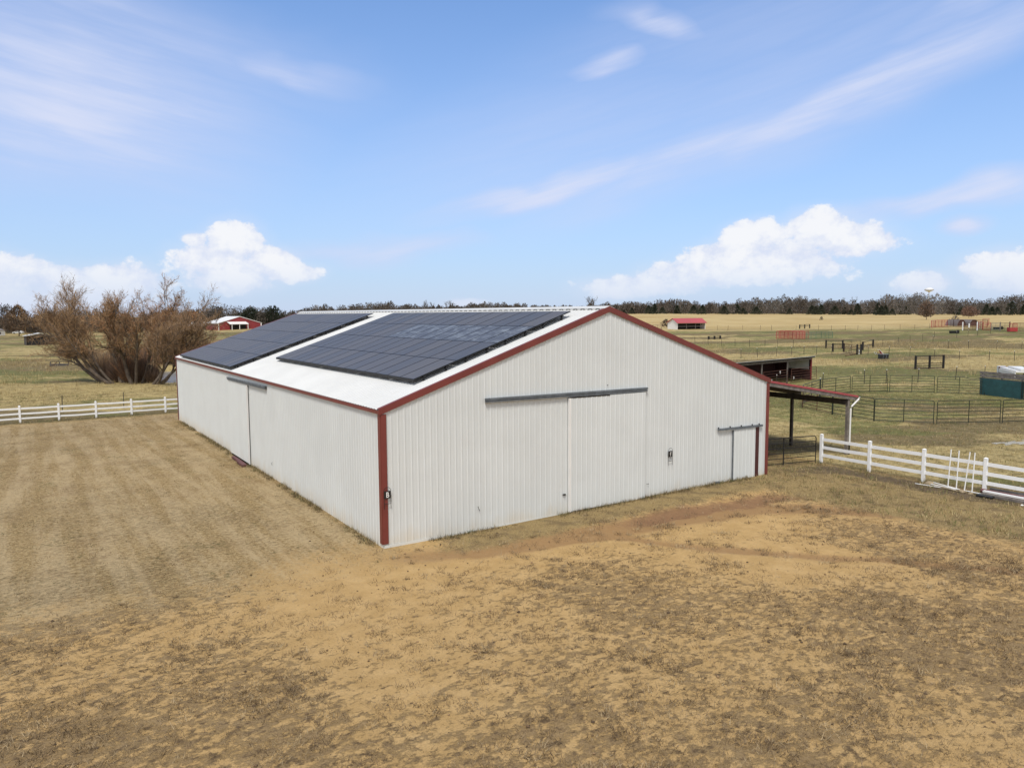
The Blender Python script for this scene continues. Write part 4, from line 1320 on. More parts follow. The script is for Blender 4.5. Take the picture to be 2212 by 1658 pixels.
wire_fence('thin wire fence in the long grass behind the left white fence', [(x, 46.5) for x in (-20, -15.5, -11.2, -6.9, -2.6, 1.6)], capped=False)

# ------------------------------------------------------------------ leaning poles and the pile by the white fence
for i, (y0, y1, lb) in enumerate(((-5.56, -5.56, 'leftmost of the four thin white poles leaning on the white fence'), (-5.90, -5.88, 'second from left of the four thin white poles leaning on the fence'),
                                  (-6.22, -6.31, 'tilted third of the four thin white poles leaning on the fence'), (-6.52, -6.50, 'rightmost of the four thin white poles leaning on the white fence'))):
    m = MB(); m.tube([(22.85, y0, .02), (22.98, y1, 1.64)], .024, 8)
    tag(m.build('leaning_pole', M_white), lb, 'pole', 'white poles leaning on the fence')
for a, b, r, mt, nm_, lb in (
        ((22.55, -4.35, .03), (22.72, -5.95, .04), .018, M_white, 'plastic_pipe', 'thinnest white pipe lying farthest left on the ground'),
        ((22.85, -4.85, .06), (22.80, -6.95, .05), .022, M_white, 'plastic_pipe', 'white pipe on the ground in front of the leaning poles'),
        ((22.98, -4.9, .12), (22.78, -6.3, .05), .022, M_white, 'plastic_pipe', 'white pipe propped on the stone heap by the fence'),
        ((22.70, -5.0, .05), (22.58, -6.2, .04), .02, M_sand, 'plastic_pipe', 'yellowed pipe on the ground below the leaning poles'),
        ((23.42, -6.95, .16), (23.30, -13.5, .16), .085, M_wood, 'timber_post', 'grey green round timber post lying along the foot of the fence'),
        ((23.12, -6.75, .12), (23.02, -13.5, .12), .085, M_maroon, 'steel_pipe', 'long maroon steel pipe lying beside the white fence')):
    m = MB(); m.tube([a, b], r, 8); tag(m.build(nm_, mt), lb, 'pipe' if 'pipe' in nm_ else 'timber')
m = MB(); m.bar((22.86, -6.95, .17), (22.74, -13.5, .17), .15, .06); tag(m.build('vinyl_rail', M_white), 'spare white fence rail lying on the pile by the fence', 'rail')
m = MB(); m.bar((22.70, -7.0, .07), (22.55, -13.5, .07), .2, .10); tag(m.build('grey_plank', M_wood), 'grey weathered plank at the front of the pile by the fence', 'plank')
m = MB(); m.box(22.35, 22.65, -7.5, -6.9, .0, .10); o = m.build('rubber_mat', M_black, bevel=.03); tag(o, 'crumpled black mat at the left end of the pile', 'mat')


def stone(x, y, r, lb, z=0, mt=None):
    m = MB(); nlat, nlon = 6, 9
    m.v.append((0, 0, r * .6))
    for i in range(1, nlat):
        for j in range(nlon):
            a = math.pi * i / nlat; b = 2 * math.pi * j / nlon
            rr_ = r * random.uniform(.82, 1.12)
            m.v.append((rr_ * math.sin(a) * math.cos(b) * 1.25, rr_ * math.sin(a) * math.sin(b), rr_ * math.cos(a) * .6))
    m.v.append((0, 0, -r * .6)); last = len(m.v) - 1
    for j in range(nlon):
        m.f.append((0, 1 + j, 1 + (j + 1) % nlon)); m.f.append((last, last - nlon + (j + 1) % nlon, last - nlon + j))
    for i in range(nlat - 2):
        for j in range(nlon):
            a = 1 + i * nlon
            m.f.append((a + j, a + nlon + j, a + nlon + (j + 1) % nlon, a + (j + 1) % nlon))
    o = m.build('stone', mt or M_sand, smooth=True); o.location = (x, y, gz(x, y) + r * .3 + z); o.rotation_euler = (0, 0, random.uniform(0, 6))
    tag(o, lb, 'stone')
stone(22.95, -4.75, .17, 'largest pale stone at the left end of the white pipes')
stone(22.62, -6.25, .14, 'pale stone under the second leaning pole')
stone(22.58, -6.60, .09, 'small round stone under the third leaning pole')
stone(22.30, -8.6, .06, 'tiny white stone in front of the pile by the fence', mt=M_white)

# bare white sand patch beyond the fence
m = MB(); 
for k in range(40):
    s = random.uniform(0, 1); cx_, cy_ = 36.0 + 3.0 * random.random() + s, -1.4 - 1.8 * s + random.uniform(-.25, .25)
    w_ = random.uniform(.12, .45)
    m.poly([(cx_ + w_ * 1.6 * random.uniform(.6, 1.2) * math.cos(a), cy_ + w_ * .5 * random.uniform(.6, 1.2) * math.sin(a), gz(cx_, cy_) + .006 + k * .0006) for a in np.linspace(0, 2 * math.pi, 9)[:-1]])
tag(m.build('lime_patch', mat('spilled_lime', (.48, .45, .38), .9, var=.2)), 'pale spilled lime on the grass beyond the white fence', 'ground', kind='stuff')


# ------------------------------------------------------------------ buildings far off
def gable_house(name, label, cat, loc, rz, Lx, Dy, he, hr, wall, roofm, overh=.3, ridge='x', open_front=False, extra=None, roof_trim=None):
    t = thing(name, label, cat, loc, rz)
    th = .08
    # walls as thin slabs; front is y = 0
    if ridge == 'x':
        m = MB()
        if not open_front: m.box(0, Lx, 0, th, -.3, he)
        else: m.box(0, Lx, .0, th, he - .25, he)
        m.build('front_wall', wall, t)
        MB().box(0, Lx, Dy - th, Dy, -.3, he).build('back_wall', wall, t)
        for x0 in (0, Lx - th):
            m = MB(); pts = [(0.01, -.3), (Dy - .01, -.3), (Dy - .01, he), (Dy * extra if extra else Dy / 2, hr), (0.01, he)]
            b = len(m.v)
            for xx in (x0 - .003, x0 + th + .003): m.v += [(xx, y_, z_) for y_, z_ in pts]
            m.f += [(4, 3, 2, 1, 0), (5, 6, 7, 8, 9)] + [(i, (i + 1) % 5, 5 + (i + 1) % 5, 5 + i) for i in range(5)]
            m.build('end_wall', wall, t)
        rx = Dy * extra if extra else Dy / 2
        for y0, y1 in ((-overh, rx), (Dy + overh * .3, rx)):
            s = (hr - he) / (rx if y0 < rx else Dy - rx)
            z0 = he - s * (overh if y0 < rx else overh * .3)
            m = MB(); m.hexa([(-overh, y0, z0 + .02), (Lx + overh, y0, z0 + .02), (Lx + overh, y1, hr + .02), (-overh, y1, hr + .02), (-overh, y0, z0 + .12), (Lx + overh, y0, z0 + .12), (Lx + overh, y1, hr + .12), (-overh, y1, hr + .12)])
            m.build('roof', roofm, t)
    return t


# white shed with the red roof
rz = math.atan2(133.78 - 135.96, 158.07 - 149.05)
t = gable_house('red_roof_shed', 'open fronted white shed with a red roof in the far pasture', 'shed', (149.05, 135.96, gz(149.05, 135.96) - .1), rz, 9.3, 5.4, 2.1, 3.25, M_white, M_redroof, .35, 'x', True, .42, )
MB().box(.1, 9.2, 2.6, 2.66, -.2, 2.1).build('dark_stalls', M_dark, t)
for u in (.2, 3.1, 6.1, 9.1):
    MB().box(u - .05, u + .05, .1, .2, -.2, 1.9).build('post', M_wood, t)
MB().box(.1, 9.2, .12, .18, 1.0, 1.12).build('rail', M_wood, t)
pipe_panel('corral_fence', 'corral panel', 'dark pipe panel left of the white shed with the red roof', (136, 134), (143.5, 136.5), 1.6, 4, M_rust, r=.05, uprights=(.33, .66))

# left dark shed
p0, p1 = Vector((-8.21, 214.54, 0)), Vector((-2.0, 215.2, 0))
t = thing('run_in_shed', 'dark open shed with a low white trimmed gable in the left pasture', 'shed', (p0.x, p0.y, gz(p0.x, p0.y)), math.atan2(p1.y - p0.y, p1.x - p0.x))
wd_ = 6.3
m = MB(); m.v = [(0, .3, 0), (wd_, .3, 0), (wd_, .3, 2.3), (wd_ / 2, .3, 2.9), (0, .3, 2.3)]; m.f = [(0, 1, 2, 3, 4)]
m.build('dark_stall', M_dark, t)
MB().box(-.06, 0, .0, 5, -.3, 2.35).build('side_wall', M_dwood, t); MB().box(wd_, wd_ + .06, .0, 5, -.3, 2.35).build('side_wall', M_dwood, t)
MB().box(3.0, 3.15, .05, .2, -.1, 2.3).build('post', M_dwood, t)
m = MB()
for x0, x1, z0, z1 in ((-.35, wd_ / 2, 2.3, 3.02), (wd_ + .35, wd_ / 2, 2.3, 3.02)):
    m.hexa([(x0, -.3, z0), (x1, -.3, z1), (x1, 5.2, z1), (x0, 5.2, z0), (x0, -.3, z0 + .1), (x1, -.3, z1 + .1), (x1, 5.2, z1 + .1), (x0, 5.2, z0 + .1)])
m.build('roof', M_metalroof, t)
m = MB(); m.v = [(0, .25, 2.25), (wd_, .25, 2.25), (wd_ / 2, .25, 2.95)]; m.f = [(0, 1, 2)]; m.build('gable_board', M_wood, t)

# low black feeder in the left pasture
t = thing('feed_bunk', 'low black framed feed bunk tipped in the golden grass at left', 'feed bunk', (-5.9, 112.4, gz(-5.9, 112.4)), R(-25))
for s in (0, 1.3, 2.6):
    m = MB(); m.bar((s, 0, -.05), (s - .1, .5, .62), .12, .1); m.build('leg', M_iron, t)
m = MB(); m.bar((0, .48, .6), (2.55, .48, .62), .08, .08); m.build('rail', M_iron, t)
m = MB(); m.hexa([(0, .0, 0), (2.6, 0, 0), (2.55, .3, .32), (0, .3, .32), (0, .04, 0), (2.6, .04, 0), (2.55, .36, .32), (0, .36, .32)]); m.build('trough', M_iron, t)

# white bungalow and parked car, far left
t = gable_house('white_cottage', 'low white cottage with a dark window at the far left edge', 'house', (-22.3, 340.0, gz(-20, 340) - .3), R(38), 9.5, 5, 2.2, 2.9, M_white, M_wood, .2)
m = MB(); m.box(6.6, 7.7, -.05, -.02, .8, 1.6); m.build('window', M_dark, t)
t = thing('parked_car', 'pale parked car beside the trees at far left', 'car', (-10.4, 370, gz(-10, 370)), R(-30))
m = MB(); prof = [(-2.1, .35), (-2.1, .8), (-1.3, .95), (-.7, 1.4), (.9, 1.42), (1.6, .95), (2.1, .8), (2.1, .35)]
for s in (-.85, .85): m.v += [(x_, s, z_) for x_, z_ in prof]
m.f += [tuple(range(8)), tuple(range(15, 7, -1))] + [(i, (i + 1) % 8, 8 + (i + 1) % 8, 8 + i) for i in range(8)]
m.build('body', M_metalroof, t)
for x_ in (-1.3, 1.3):
    m = MB(); m.tube([(x_, -.9, .33), (x_, -.7, .33)], .33, 12); m.build('wheel', M_black, t)
m = MB(); m.hexa([(-.95, -.865, .95), (1.2, -.865, .95), (1.2, -.855, .95), (-.95, -.855, .95), (-.65, -.865, 1.32), (.85, -.865, 1.32), (.85, -.855, 1.32), (-.65, -.855, 1.32)]); m.build('window', M_dark, t)

# red barn with the white roof
RZ = R(-66.5 + 0)
RBx, RBy = 81.51, 404.0
ux = Vector((85.9 - 77.9, 361.0 - 398.0, 0)).normalized()
Zb_ = 400
def scr(D_x, Z):    # a point of the land at bearing D_x, distance Z
    return from_dl(Z, (D_x - 1105.5) / 1638.6 * Z)
a_ = Vector((*scr(474, 372), 0)); b2_ = Vector((*scr(566, 384), 0))
rz = math.atan2(b2_.y - a_.y, b2_.x - a_.x); wB = (b2_ - a_).length
gzb = gz(a_.x, a_.y) - .35
t = thing('red_barn', 'long red barn with a white roof and open white porch in the distance', 'barn', (a_.x, a_.y, gzb), rz)
m = MB(); m.v = [(0, 0, -.5), (wB, 0, -.5), (wB, 0, 3.7), (wB / 2, 0, 6.9), (0, 0, 3.7)]; m.f = [(0, 1, 2, 3, 4)]; m.build('gable_wall', M_redwall, t)
MB().box(0, .1, .02, 24, -.5, 3.6).build('side_wall', M_redwall, t); MB().box(wB - .1, wB, .02, 24, -.5, 3.6).build('side_wall', M_redwall, t)
for x0, x1 in ((-.5, wB / 2), (wB + .5, wB / 2)):
    m = MB(); z0 = 3.7 - .5 * 3.2 / (wB / 2)
    m.hexa([(x0, -.25, z0), (x1, -.25, 6.9), (x1, 24.3, 6.9), (x0, 24.3, z0), (x0, -.25, z0 + .25), (x1, -.25, 7.15), (x1, 24.3, 7.15), (x0, 24.3, z0 + .25)])
    m.build('roof', M_white, t)
MB().box(wB - .25, wB + .25, -.3, -.02, -.4, 3.5).build('corner_trim', M_white, t); MB().box(-.1, .3, -.3, -.02, -.4, 3.5).build('corner_trim', M_white, t)
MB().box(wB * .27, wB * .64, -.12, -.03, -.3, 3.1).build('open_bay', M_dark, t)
m = MB(); x0, x1 = wB * .22, wB * .66
m.hexa([(x0, -3.6, 3.2), (x1, -3.6, 3.2), (x1 - .5, -.1, 4.3), (x0 - .5, -.1, 4.3), (x0, -3.6, 3.45), (x1, -3.6, 3.45), (x1 - .5, -.1, 4.5), (x0 - .5, -.1, 4.5)])
m.build('porch_roof', M_white, t)
for u in (.27, .445, .64):
    MB().box(wB * u - .14, wB * u + .14, -3.5, -3.2, -.4, 3.2).build('porch_post', M_white, t)
# low white roofed building left of it
a_ = Vector((*scr(396, 395), 0)); b2_ = Vector((*scr(470, 400), 0)); rz = math.atan2(b2_.y - a_.y, b2_.x - a_.x); wl = (b2_ - a_).length
t = gable_house('long_shed', 'low brown shed with a pale metal roof left of the red barn', 'shed', (a_.x, a_.y, gz(a_.x, a_.y) - .2), rz, wl, 8, 2.2, 4.1, M_dwood, M_white, .3)
# tank on its tower
wx, wy = from_dl(1500, (2001 - 1105.5) / 1638.6 * 1500)
t = thing('water_tower', 'pale bulb topped water tower rising behind the wood at right', 'water tower', (wx, wy, 5))
M_tank = mat('cream_tank_paint', (.70, .71, .72), .6, var=.04)
m = MB(); prof = [(0, 49.6), (4, 49.1), (7, 47.6), (8.2, 45.6), (8.3, 44.2), (6, 42.8), (2.6, 41.4), (1.0, 40)]
k = 24
for r_, z_ in prof: m.v += [(r_ * math.cos(2 * math.pi * i / k), r_ * math.sin(2 * math.pi * i / k), z_) for i in range(k)]
for j in range(len(prof) - 1):
    for i in range(k): m.f.append((j * k + i, (j + 1) * k + i, (j + 1) * k + (i + 1) % k, j * k + (i + 1) % k))
m.build('tank', M_tank, t, smooth=True)
m = MB(); m.tube([(0, 0, 0), (0, 0, 40.5)], .8, 12); m.build('stem', M_tank, t)
m = MB(); m.tube([(8.6 * math.cos(a), 8.6 * math.sin(a), 44.3) for a in np.linspace(0, 2 * math.pi, 25)], .25, 5); m.build('walkway', M_galv, t)

# ------------------------------------------------------------------ trees
M_bark = mat('grey_brown_bark', (.15, .115, .085), .9, var=.25, scale=2.5)
M_twig = vmat('twigs')


def unit(v): return v / np.linalg.norm(v)


class Tree:
    """limbs as tapered tubes, twigs as thin ribbons"""
    def __init__(s, seed, dense=False):
        s.dense = dense; s.g = np.random.default_rng(seed); s.limbs = MB(); s.tw = []

    def grow(s, p, d, ln, r, level, spread, maxlev, upk=.12, nseg=None):
        g = s.g
        nseg = nseg or (7, 6, 5, 4, 3)[min(level, 4)]
        pts = [p.copy()]; q = p.copy(); dd = d.copy()
        for i in range(nseg):
            dd = unit(dd + g.normal(0, .13 + .03 * level, 3) + np.array([0, 0, upk]))
            q = q + dd * ln / nseg
            pts.append(q.copy())
        if level < maxlev:
            s.limbs.tube(pts, r, 6 if level < 2 else 4, cap=False, r1=max(r * .35, .008))
            nch = (8, 9, 8, 5)[min(level, 3)] + (1 if s.dense else 0)
            for k in range(nch):
                t = (k + 1.2 + g.uniform(-.3, .3)) / (nch + .6) if level else .28 + .72 * (k + g.uniform(0, 1)) / nch
                t = min(t, .99); f = t * nseg; i = int(f)
                c = pts[i] + (pts[min(i + 1, nseg)] - pts[i]) * (f - i)
                base = unit(pts[min(i + 1, nseg)] - pts[i])
                off = g.normal(0, 1, 3); off -= base * off.dot(base); off = unit(off)
                nd = unit(base + off * g.uniform(.45, .95) * spread)
                s.grow(c, nd, ln * g.uniform(.42, .66) * (1 - .25 * t), max(r * (1 - .6 * t) * .55, .01), level + 1, spread, maxlev, upk)
        else:
            s.tw.append(pts)
            for k in range(7 if s.dense else 5):
                i = g.integers(0, nseg); off = g.normal(0, 1, 3)
                e = unit(unit(pts[i + 1] - pts[i]) + off * .45)
                l2 = ln * g.uniform(.25, .6)
                s.tw.append([pts[i], pts[i] + e * l2 * .5, pts[i] + unit(e + np.array([0, 0, .15])) * l2])

    def twig_mesh(s, name, parent, cols, width):
        g = s.g; V = []; F = []; C = []
        for pts in s.tw:
            P = np.array(pts); k = len(P)
            ax = unit(g.normal(0, 1, 3)); w_ = np.linspace(width, width * .35, k)[:, None] / 2
            c = np.array(cols[g.integers(0, len(cols))]) * g.uniform(.75, 1.25)
            b = len(V)
            V.extend(P - ax * w_); V.extend(P + ax * w_); C.extend([c] * (2 * k))
            for i in range(k - 1): F.append((b + i, b + i + 1, b + k + i + 1, b + k + i))
        return np_mesh(name, np.array(V), np.array(F), M_twig, parent, colors=np.array(C))


RT = np.array([FWY, -FWX, 0]); FW = np.array([FWX, FWY, 0])
TAN = [(.32, .20, .11), (.40, .255, .13), (.25, .165, .105), (.33, .225, .125)]
RUST = [(.42, .21, .10), (.46, .25, .12), (.30, .18, .11)]
GREY = [(.20, .145, .11), (.25, .18, .13)]
specs = [  # screen bearing of the base, distance, lean sideways, lean in depth, length, radius, colours, label
    (222, 86, -1.5, .1, 13.5, .26, TAN, 'bare tree on the left of the pond clump, leaning low to the left'),
    (238, 84, -.95, -.15, 13.2, .28, TAN, 'bare tree of the pond clump rising up and to the left'),
    (262, 85, -.5, .1, 11.6, .27, TAN, 'bare forked tree near the middle of the pond clump'),
    (286, 83, .0, -.1, 10.9, .30, TAN + RUST[:1], 'tallest bare tree with tan twigs in the pond clump'),
    (308, 84, .42, .1, 11.8, .25, RUST + TAN, 'rust tinged bare tree right of the tallest one by the pond'),
    (330, 82, .95, -.1, 11.5, .24, TAN + GREY, 'bare tree of the pond clump leaning right over the barn corner'),
    (341, 82, 1.35, .1, 10.4, .20, GREY + TAN, 'rightmost bare tree, its limbs low over the water')]
for i, (dxp, Zt, lean, dep, ln, r, cols, lb) in enumerate(specs):
    x, y = from_dl(Zt, (dxp - 1105.5) / 1638.6 * Zt)
    t = thing('bare_tree', lb, 'tree', (x, y, gz(x, y) - .1))
    T = Tree(100 + i, True)
    nst = 2 if abs(lean) < 1 else 2
    for k in range(nst):
        d = unit(RT * (lean + (k - .5) * .38) + FW * (dep + T.g.normal(0, .15)) + np.array([0, 0, 1.0]))
        T.grow(np.array([(k - .5) * .35, 0, 0]), d, ln * .70 * (1 if k == 0 else .86), r * (.82 if k == 0 else .64), 0, .85, 3, .07)
    T.limbs.build('trunk', M_bark, t, smooth=True)
    T.twig_mesh('twigs', t, cols, .026)


def bush(name, label, cat, x, y, h, wd_, n_, cols, width=.05, seed=0, group=None, stem=True):
    """many thin upright stems fanning out"""
    g = np.random.default_rng(seed)
    t = thing(name, label, cat, (x, y, gz(x, y) - .05), group=group)
    a = g.uniform(0, 2 * math.pi, n_); sp_ = np.sqrt(g.uniform(0, 1, n_))
    hh = h * g.uniform(.45, 1.0, n_) * (1 - .35 * sp_ ** 2)
    st = g.uniform(0, .55, n_) ** 1.3
    bx, by = np.cos(a) * sp_ * wd_ * .14, np.sin(a) * sp_ * wd_ * .14
    tx, ty = np.cos(a) * sp_ * wd_ / 2 + g.normal(0, wd_ * .05, n_), np.sin(a) * sp_ * wd_ / 2 + g.normal(0, wd_ * .05, n_)
    def lerp(u): return np.stack([bx + (tx - bx) * u ** 1.2, by + (ty - by) * u ** 1.2, hh * u], 1)
    p0, p1 = lerp(st), lerp(np.minimum(st + g.uniform(.25, .5, n_), 1.0))
    p1 = p1 + g.normal(0, wd_ * .04, (n_, 3))
    ax = g.normal(0, 1, (n_, 3)); ax /= np.linalg.norm(ax, axis=1)[:, None]
    V = np.stack([p0 - ax * width / 2, p0 + ax * width / 2, p1], 1).reshape(-1, 3)
    c = np.array(cols)[g.integers(0, len(cols), n_)] * g.uniform(.65, 1.3, (n_, 1))
    np_mesh('twigs', V, np.arange(n_ * 3).reshape(-1, 3), M_twig, t, colors=np.repeat(c, 3, 0))
    if stem:
        m = MB()
        for k in range(5):
            aa = k * 1.3; m.tube([(0, 0, 0), (math.cos(aa) * wd_ * .08, math.sin(aa) * wd_ * .08, h * .3), (math.cos(aa) * wd_ * .2, math.sin(aa) * wd_ * .2, h * .6)], .06 * h / 4, 5, r1=.02)
        m.build('stems', M_bark, t)
    return t


# undergrowth among the pond trees
THK = [(.15, .10, .072), (.19, .125, .088), (.11, .08, .06), (.24, .155, .11)]
for i, (dxp, Zt, h, wd_, cols, k_n, lb) in enumerate((
        (236, 87, 3.8, 3.6, THK + GREY, 5000, 'brown thicket at the far left foot of the pond clump'),
        (258, 86, 4.8, 4.0, THK, 7000, 'brown thicket under the left trees of the pond clump'),
        (282, 85.5, 5.4, 4.4, THK + RUST[:1], 8000, 'tallest reddish brown thicket in the middle of the pond clump'),
        (306, 85, 4.6, 4.0, THK, 7000, 'brown thicket just right of the middle of the pond clump'),
        (328, 84.5, 3.2, 3.2, THK + GREY, 4500, 'low dark thicket under the right trees of the pond clump'),
        (225, 100, 5.2, 8.0, TAN + GREY, 5500, 'grey brown brush just behind the left side of the pond clump'),
        (262, 104, 6.6, 8.0, THK + TAN, 6500, 'tall brown brush behind the middle of the pond clump'),
        (300, 104, 7.2, 8.0, THK + RUST, 6500, 'tall reddish brush behind the right side of the pond clump'),
        (345, 117, 7.6, 9.0, RUST + THK, 6500, 'rusty brush on the far bank of the pond, left'),
        (392, 118, 7.4, 9.0, RUST + TAN, 6500, 'rusty orange brush on the far bank of the pond, middle'),
        (438, 120, 6.6, 8.0, RUST + TAN, 5000, 'rusty orange brush on the far bank of the pond, nearest the barn roof'),
        (474, 112, 5.4, 6.5, RUST + THK, 4500, 'rusty brush showing just over the far end of the roof'),
        (170, 135, 4.0, 11.0, TAN + GREY, 4000, 'low grey brush in the field left of the pond clump'))):
    x, y = from_dl(Zt, (dxp - 1105.5) / 1638.6 * Zt)
    bush('thicket', lb, 'bush', x, y, h, wd_, k_n, cols, .03 if Zt < 90 else .042, 300 + i)


# ---- the wood: crowns of many small upright twig faces
BROWN = [(.11, .092, .075), (.14, .118, .095), (.085, .073, .062), (.17, .14, .115)]
GREYB = [(.14, .125, .11), (.17, .15, .13)]
OLIVE = [(.045, .055, .036), (.06, .07, .042), (.035, .042, .03)]


def crown_faces(g, x, y, z, h, wd_, n_, cols, cedar=False, sz=.8):
    a = g.uniform(0, 2 * math.pi, n_)
    if cedar:
        u = g.uniform(0.02, 1, n_) ** .9
        rad = wd_ / 2 * (1 - u) ** .75 * np.sqrt(g.uniform(.15, 1, n_)) + .05
        cx, cy, cz = np.cos(a) * rad, np.sin(a) * rad, h * u * .97
        L1 = sz * g.uniform(.5, 1.1, n_)
        d = np.stack([np.cos(a) * .6, np.sin(a) * .6, g.uniform(.1, .9, n_)], 1)
    else:
        u = g.uniform(.06, 1, n_)
        prof_ = np.sin(np.clip(u, 0, 1) ** .75 * math.pi) ** .6 * .9 + .12
        lob = 1 + .22 * np.sin(a * 3 + g.uniform(0, 6)) + .15 * np.sin(a * 5 + u * 6 + g.uniform(0, 6))
        rad = wd_ / 2 * prof_ * np.sqrt(g.uniform(.05, 1, n_)) * lob
        top_ = h * (1 + .10 * np.sin(a * 2 + g.uniform(0, 6)))
        cx, cy, cz = np.cos(a) * rad, np.sin(a) * rad, top_ * u * .95
        L1 = sz * g.uniform(.5, 1.3, n_)
        d = np.stack([np.cos(a) * .45, np.sin(a) * .45, g.uniform(.5, 1.3, n_)], 1)
    d += g.normal(0, .3, (n_, 3)); d /= np.linalg.norm(d, axis=1)[:, None]
    ax = g.normal(0, 1, (n_, 3)); ax /= np.linalg.norm(ax, axis=1)[:, None]
    w_ = (L1 * (.34 if cedar else .24))[:, None]
    C0 = np.stack([x + cx, y + cy, z + cz], 1)
    V = np.stack([C0 - ax * w_, C0 + ax * w_, C0 + d * L1[:, None]], 1).reshape(-1, 3)
    tone = g.uniform(.75, 1.25)
    c = np.array(cols)[g.integers(0, len(cols), n_)] * tone * g.uniform(.65, 1.3, (n_, 1))
    return V, np.repeat(c, 3, 0)


def wood(name, label, r0, r1, Z0, Z1, n_, hf, seed, nf=520, cedar_p=.2, palette=None, wf=.95):
    g = np.random.default_rng(seed); VV = []; CC = []
    for i in range(n_):
        r = r0 + (r1 - r0) * (i + g.uniform(-.7, .7)) / n_
        Zt = Z0 + (Z1 - Z0) * g.uniform(0, 1)
        x, y = from_dl(Zt, r * Zt)
        h = hf(r) * g.uniform(.70, 1.12) * (.92 + .16 * math.sin(r * 37 + seed))
        ced = g.uniform() < cedar_p
        if ced: h *= .72
        pal = OLIVE if ced else (palette or (BROWN if g.uniform() < .7 else GREYB))
        z = gz(x, y)
        V, c = crown_faces(g, x, y, z - .2, h, h * (.85 if ced else wf), nf, pal, ced, .95 if Zt > 400 else .8)
        VV.append(V); CC.append(c)
    V = np.concatenate(VV); C = np.concatenate(CC)
    o = np_mesh(name, V, np.arange(len(V)).reshape(-1, 3), M_twig, colors=C)
    tag(o, label, 'wood', kind='stuff')


hR = lambda r: float(np.interp(r, [-.3, -.1, .1, .2, .3, .5, .7, .8], [7.6, 6.4, 6.2, 8.6, 10.6, 12.2, 13.4, 14]))
wood('winter_wood', 'grey brown winter wood along the ridge at right', .10, .80, 486, 600, 420, hR, 1, cedar_p=.24, nf=620)
wood('winter_wood', 'low winter wood showing over the roof ridge of the white barn', -.26, .13, 470, 560, 190, lambda r: float(np.interp(r, [-.26, -.15, .0, .13], [10.0, 8.6, 6.6, 7.0])), 2, cedar_p=.2)
wood('winter_wood', 'brown and green wood behind the red barn', -.47, -.24, 425, 490, 150, lambda r: float(np.interp(r, [-.47, -.35, -.24], [11.4, 11.4, 10.4])), 3, cedar_p=.35)
wood('winter_wood', 'brown wood along the far left skyline', -.80, -.45, 330, 400, 170, lambda r: float(np.interp(r, [-.8, -.66, -.45], [11.0, 9.6, 10.5])), 4, nf=600, cedar_p=.25)


def wood_tree(name, label, cat, D_x, Zt, h, wd_, n_, cols, cedar=False, seed=0, sz=.7, group=None, trunk=True):
    x, y = from_dl(Zt, (D_x - 1105.5) / 1638.6 * Zt)
    g = np.random.default_rng(seed)
    t = thing(name, label, cat, (x, y, gz(x, y) - .1), group=group)
    V, c = crown_faces(g, 0, 0, h * (.0 if cedar else .12), h * (1 if cedar else .88), wd_, n_, cols, cedar, sz)
    np_mesh('crown', V, np.arange(len(V)).reshape(-1, 3), M_twig, t, colors=c)
    if trunk:
        m = MB(); m.tube([(0, 0, -.1), (.1, 0, h * .4), (0, .1, h * .8)], .04 * h / 2, 6, r1=.04)
        for k in range(6):
            a = k * 1.05; m.tube([(0, 0, h * (.15 + .05 * k)), (math.cos(a) * wd_ * .2, math.sin(a) * wd_ * .2, h * (.4 + .06 * k))], .012 * h, 4, r1=.02)
        m.build('trunk', M_bark, t)
    return t


# single trees that stand out of the wood
wood_tree('bare_tree', 'lone reddish bare tree at the edge of the tan field below the water tower', 'tree', 1998, 277, 6.4, 5.2, 800, [(.19, .135, .10), (.22, .15, .11), (.14, .10, .08)], seed=11, sz=.8)
wood_tree('bare_tree', 'small pinkish bare tree behind the hoop shelters', 'tree', 2089, 300, 4.4, 6.0, 900, [(.20, .13, .10), (.24, .15, .11)], seed=12)
wood_tree('bare_tree', 'thin dark bare tree beside the far red panels', 'tree', 2060, 235, 2.4, 2.4, 160, GREYB, seed=13, sz=.5)
wood_tree('bush_tree', 'round brown bush tree near the white cottage at far left', 'tree', 44, 295, 11.5, 11.5, 2600, [(.17, .115, .075), (.13, .095, .07), (.20, .13, .08)], seed=14, sz=.8)
wood_tree('bush_tree', 'dark brown bush tree behind the left dark shed', 'tree', 110, 300, 9.0, 14, 2600, [(.12, .085, .065), (.10, .075, .06)], seed=15, sz=.8)
wood_tree('bush_tree', 'taller grey bare tree on the far left skyline', 'tree', 12, 330, 12.5, 13, 2400, [(.10, .09, .08), (.13, .11, .095)], seed=16, sz=.8)
wood_tree('bush_tree', 'orange brown bush tree left of the long pale roof', 'tree', 418, 330, 9.0, 12, 2200, RUST + [(.18, .12, .08)], seed=17, sz=.8)
wood_tree('bush_tree', 'orange tree between the pond clump and the long pale roof', 'tree', 372, 300, 10.0, 11, 2200, RUST + TAN, seed=18, sz=.8)
wood_tree('evergreen', 'dark green tree at the right end of the red barn', 'tree', 592, 430, 10.8, 11, 2200, OLIVE + [(.05, .055, .04)], seed=19, sz=1.0)
wood_tree('evergreen', 'dark green tree behind the right slope of the red barn', 'tree', 545, 430, 10.6, 11, 2200, OLIVE + [(.05, .055, .04)], seed=20, sz=1.0)
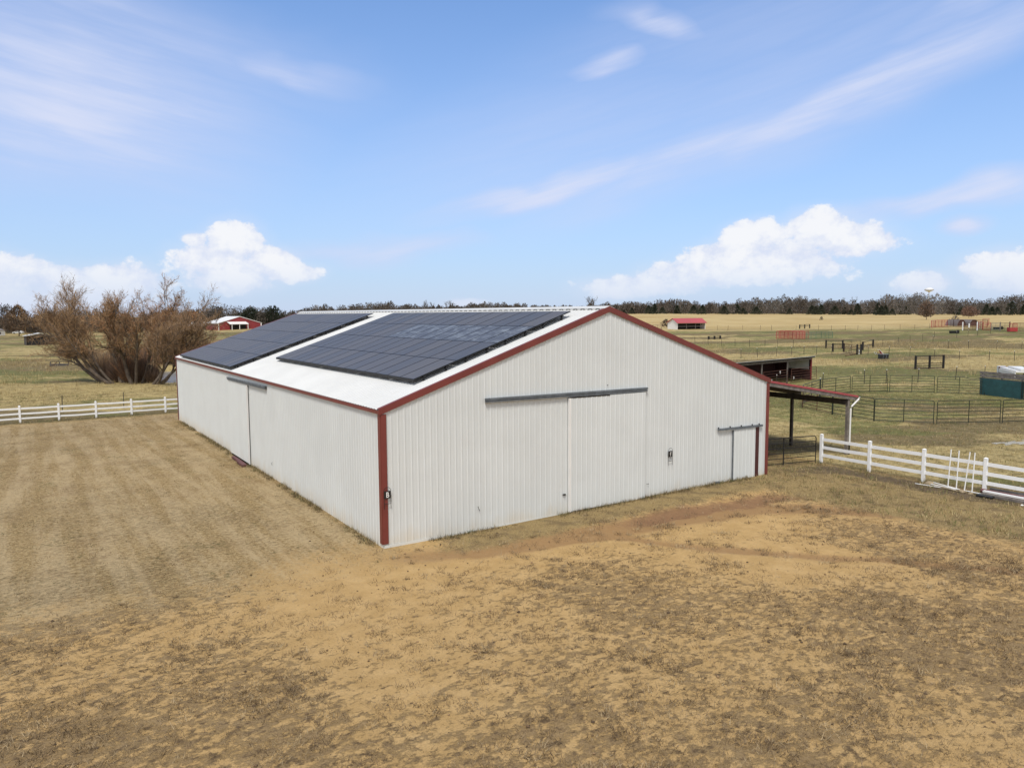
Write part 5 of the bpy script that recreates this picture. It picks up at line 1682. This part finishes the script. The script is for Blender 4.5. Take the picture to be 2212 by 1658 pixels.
wood_tree('bush_tree', 'brown bush beside the white shed with the red roof', 'bush', 1438, 232, 2.5, 3.2, 500, [(.09, .065, .05), (.12, .08, .06)], seed=21, sz=.45)
wood_tree('small_cedar', 'small dark cedar alone in the tan field', 'bush', 1772, 300, 1.5, 1.6, 200, OLIVE + BROWN, True, seed=22, sz=.3)
# open crowned bare trees breaking the skyline
for i, (D_x, Zt, h, lb) in enumerate(((1274, 470, 14.0, 'tall open bare tree just left of the gable peak'), (1076, 470, 10.8, 'open bare tree above the middle of the roof ridge'), (972, 465, 11.8, 'twiggy bare tree above the roof ridge, left of the middle'),
                                      (925, 465, 12.2, 'small open bare tree over the left array'), (484, 424, 16.2, 'spiky bare tree rising behind the red barn'), (1840, 500, 16.2, 'open bare tree notched into the wood at right'), (1900, 500, 15.6, 'spreading bare tree standing over the wood at right'))):
    x, y = from_dl(Zt, (D_x - 1105.5) / 1638.6 * Zt)
    t = thing('bare_tree', lb, 'tree', (x, y, gz(x, y) - .1))
    T = Tree(500 + i)
    for k in range(3):
        d = unit(RT * (k - 1) * .4 + FW * T.g.normal(0, .3) + np.array([0, 0, 1.0]))
        T.grow(np.zeros(3), d, h * .58, .2, 0, .9, 2, .06)
    T.limbs.build('trunk', M_bark, t); T.twig_mesh('twigs', t, BROWN + GREYB, .11)

# dark cedars in front of the wood: one shape, copied
ced = wood_tree('cedar', 'dark green cedar standing at the front edge of the ridge wood', 'tree', 1400, 482, 5.6, 6.4, 900, OLIVE + [(.06, .06, .045)], True, seed=31, sz=.7, group='dark cedars along the front of the wood', trunk=False)
for k in range(26):
    c = copy_tree(ced)
    Dx = 1330 + 880 * (k + rng.uniform(-1.2, 1.2)) / 26; Zt = rng.uniform(462, 486)
    x, y = from_dl(Zt, (Dx - 1105.5) / 1638.6 * Zt)
    s = rng.uniform(.35, 1.1)
    c.location = (x, y, gz(x, y) - .1); c.rotation_euler = (0, 0, rng.uniform(0, 6)); c.scale = (s * rng.uniform(.9, 1.3), s * rng.uniform(.9, 1.3), s)
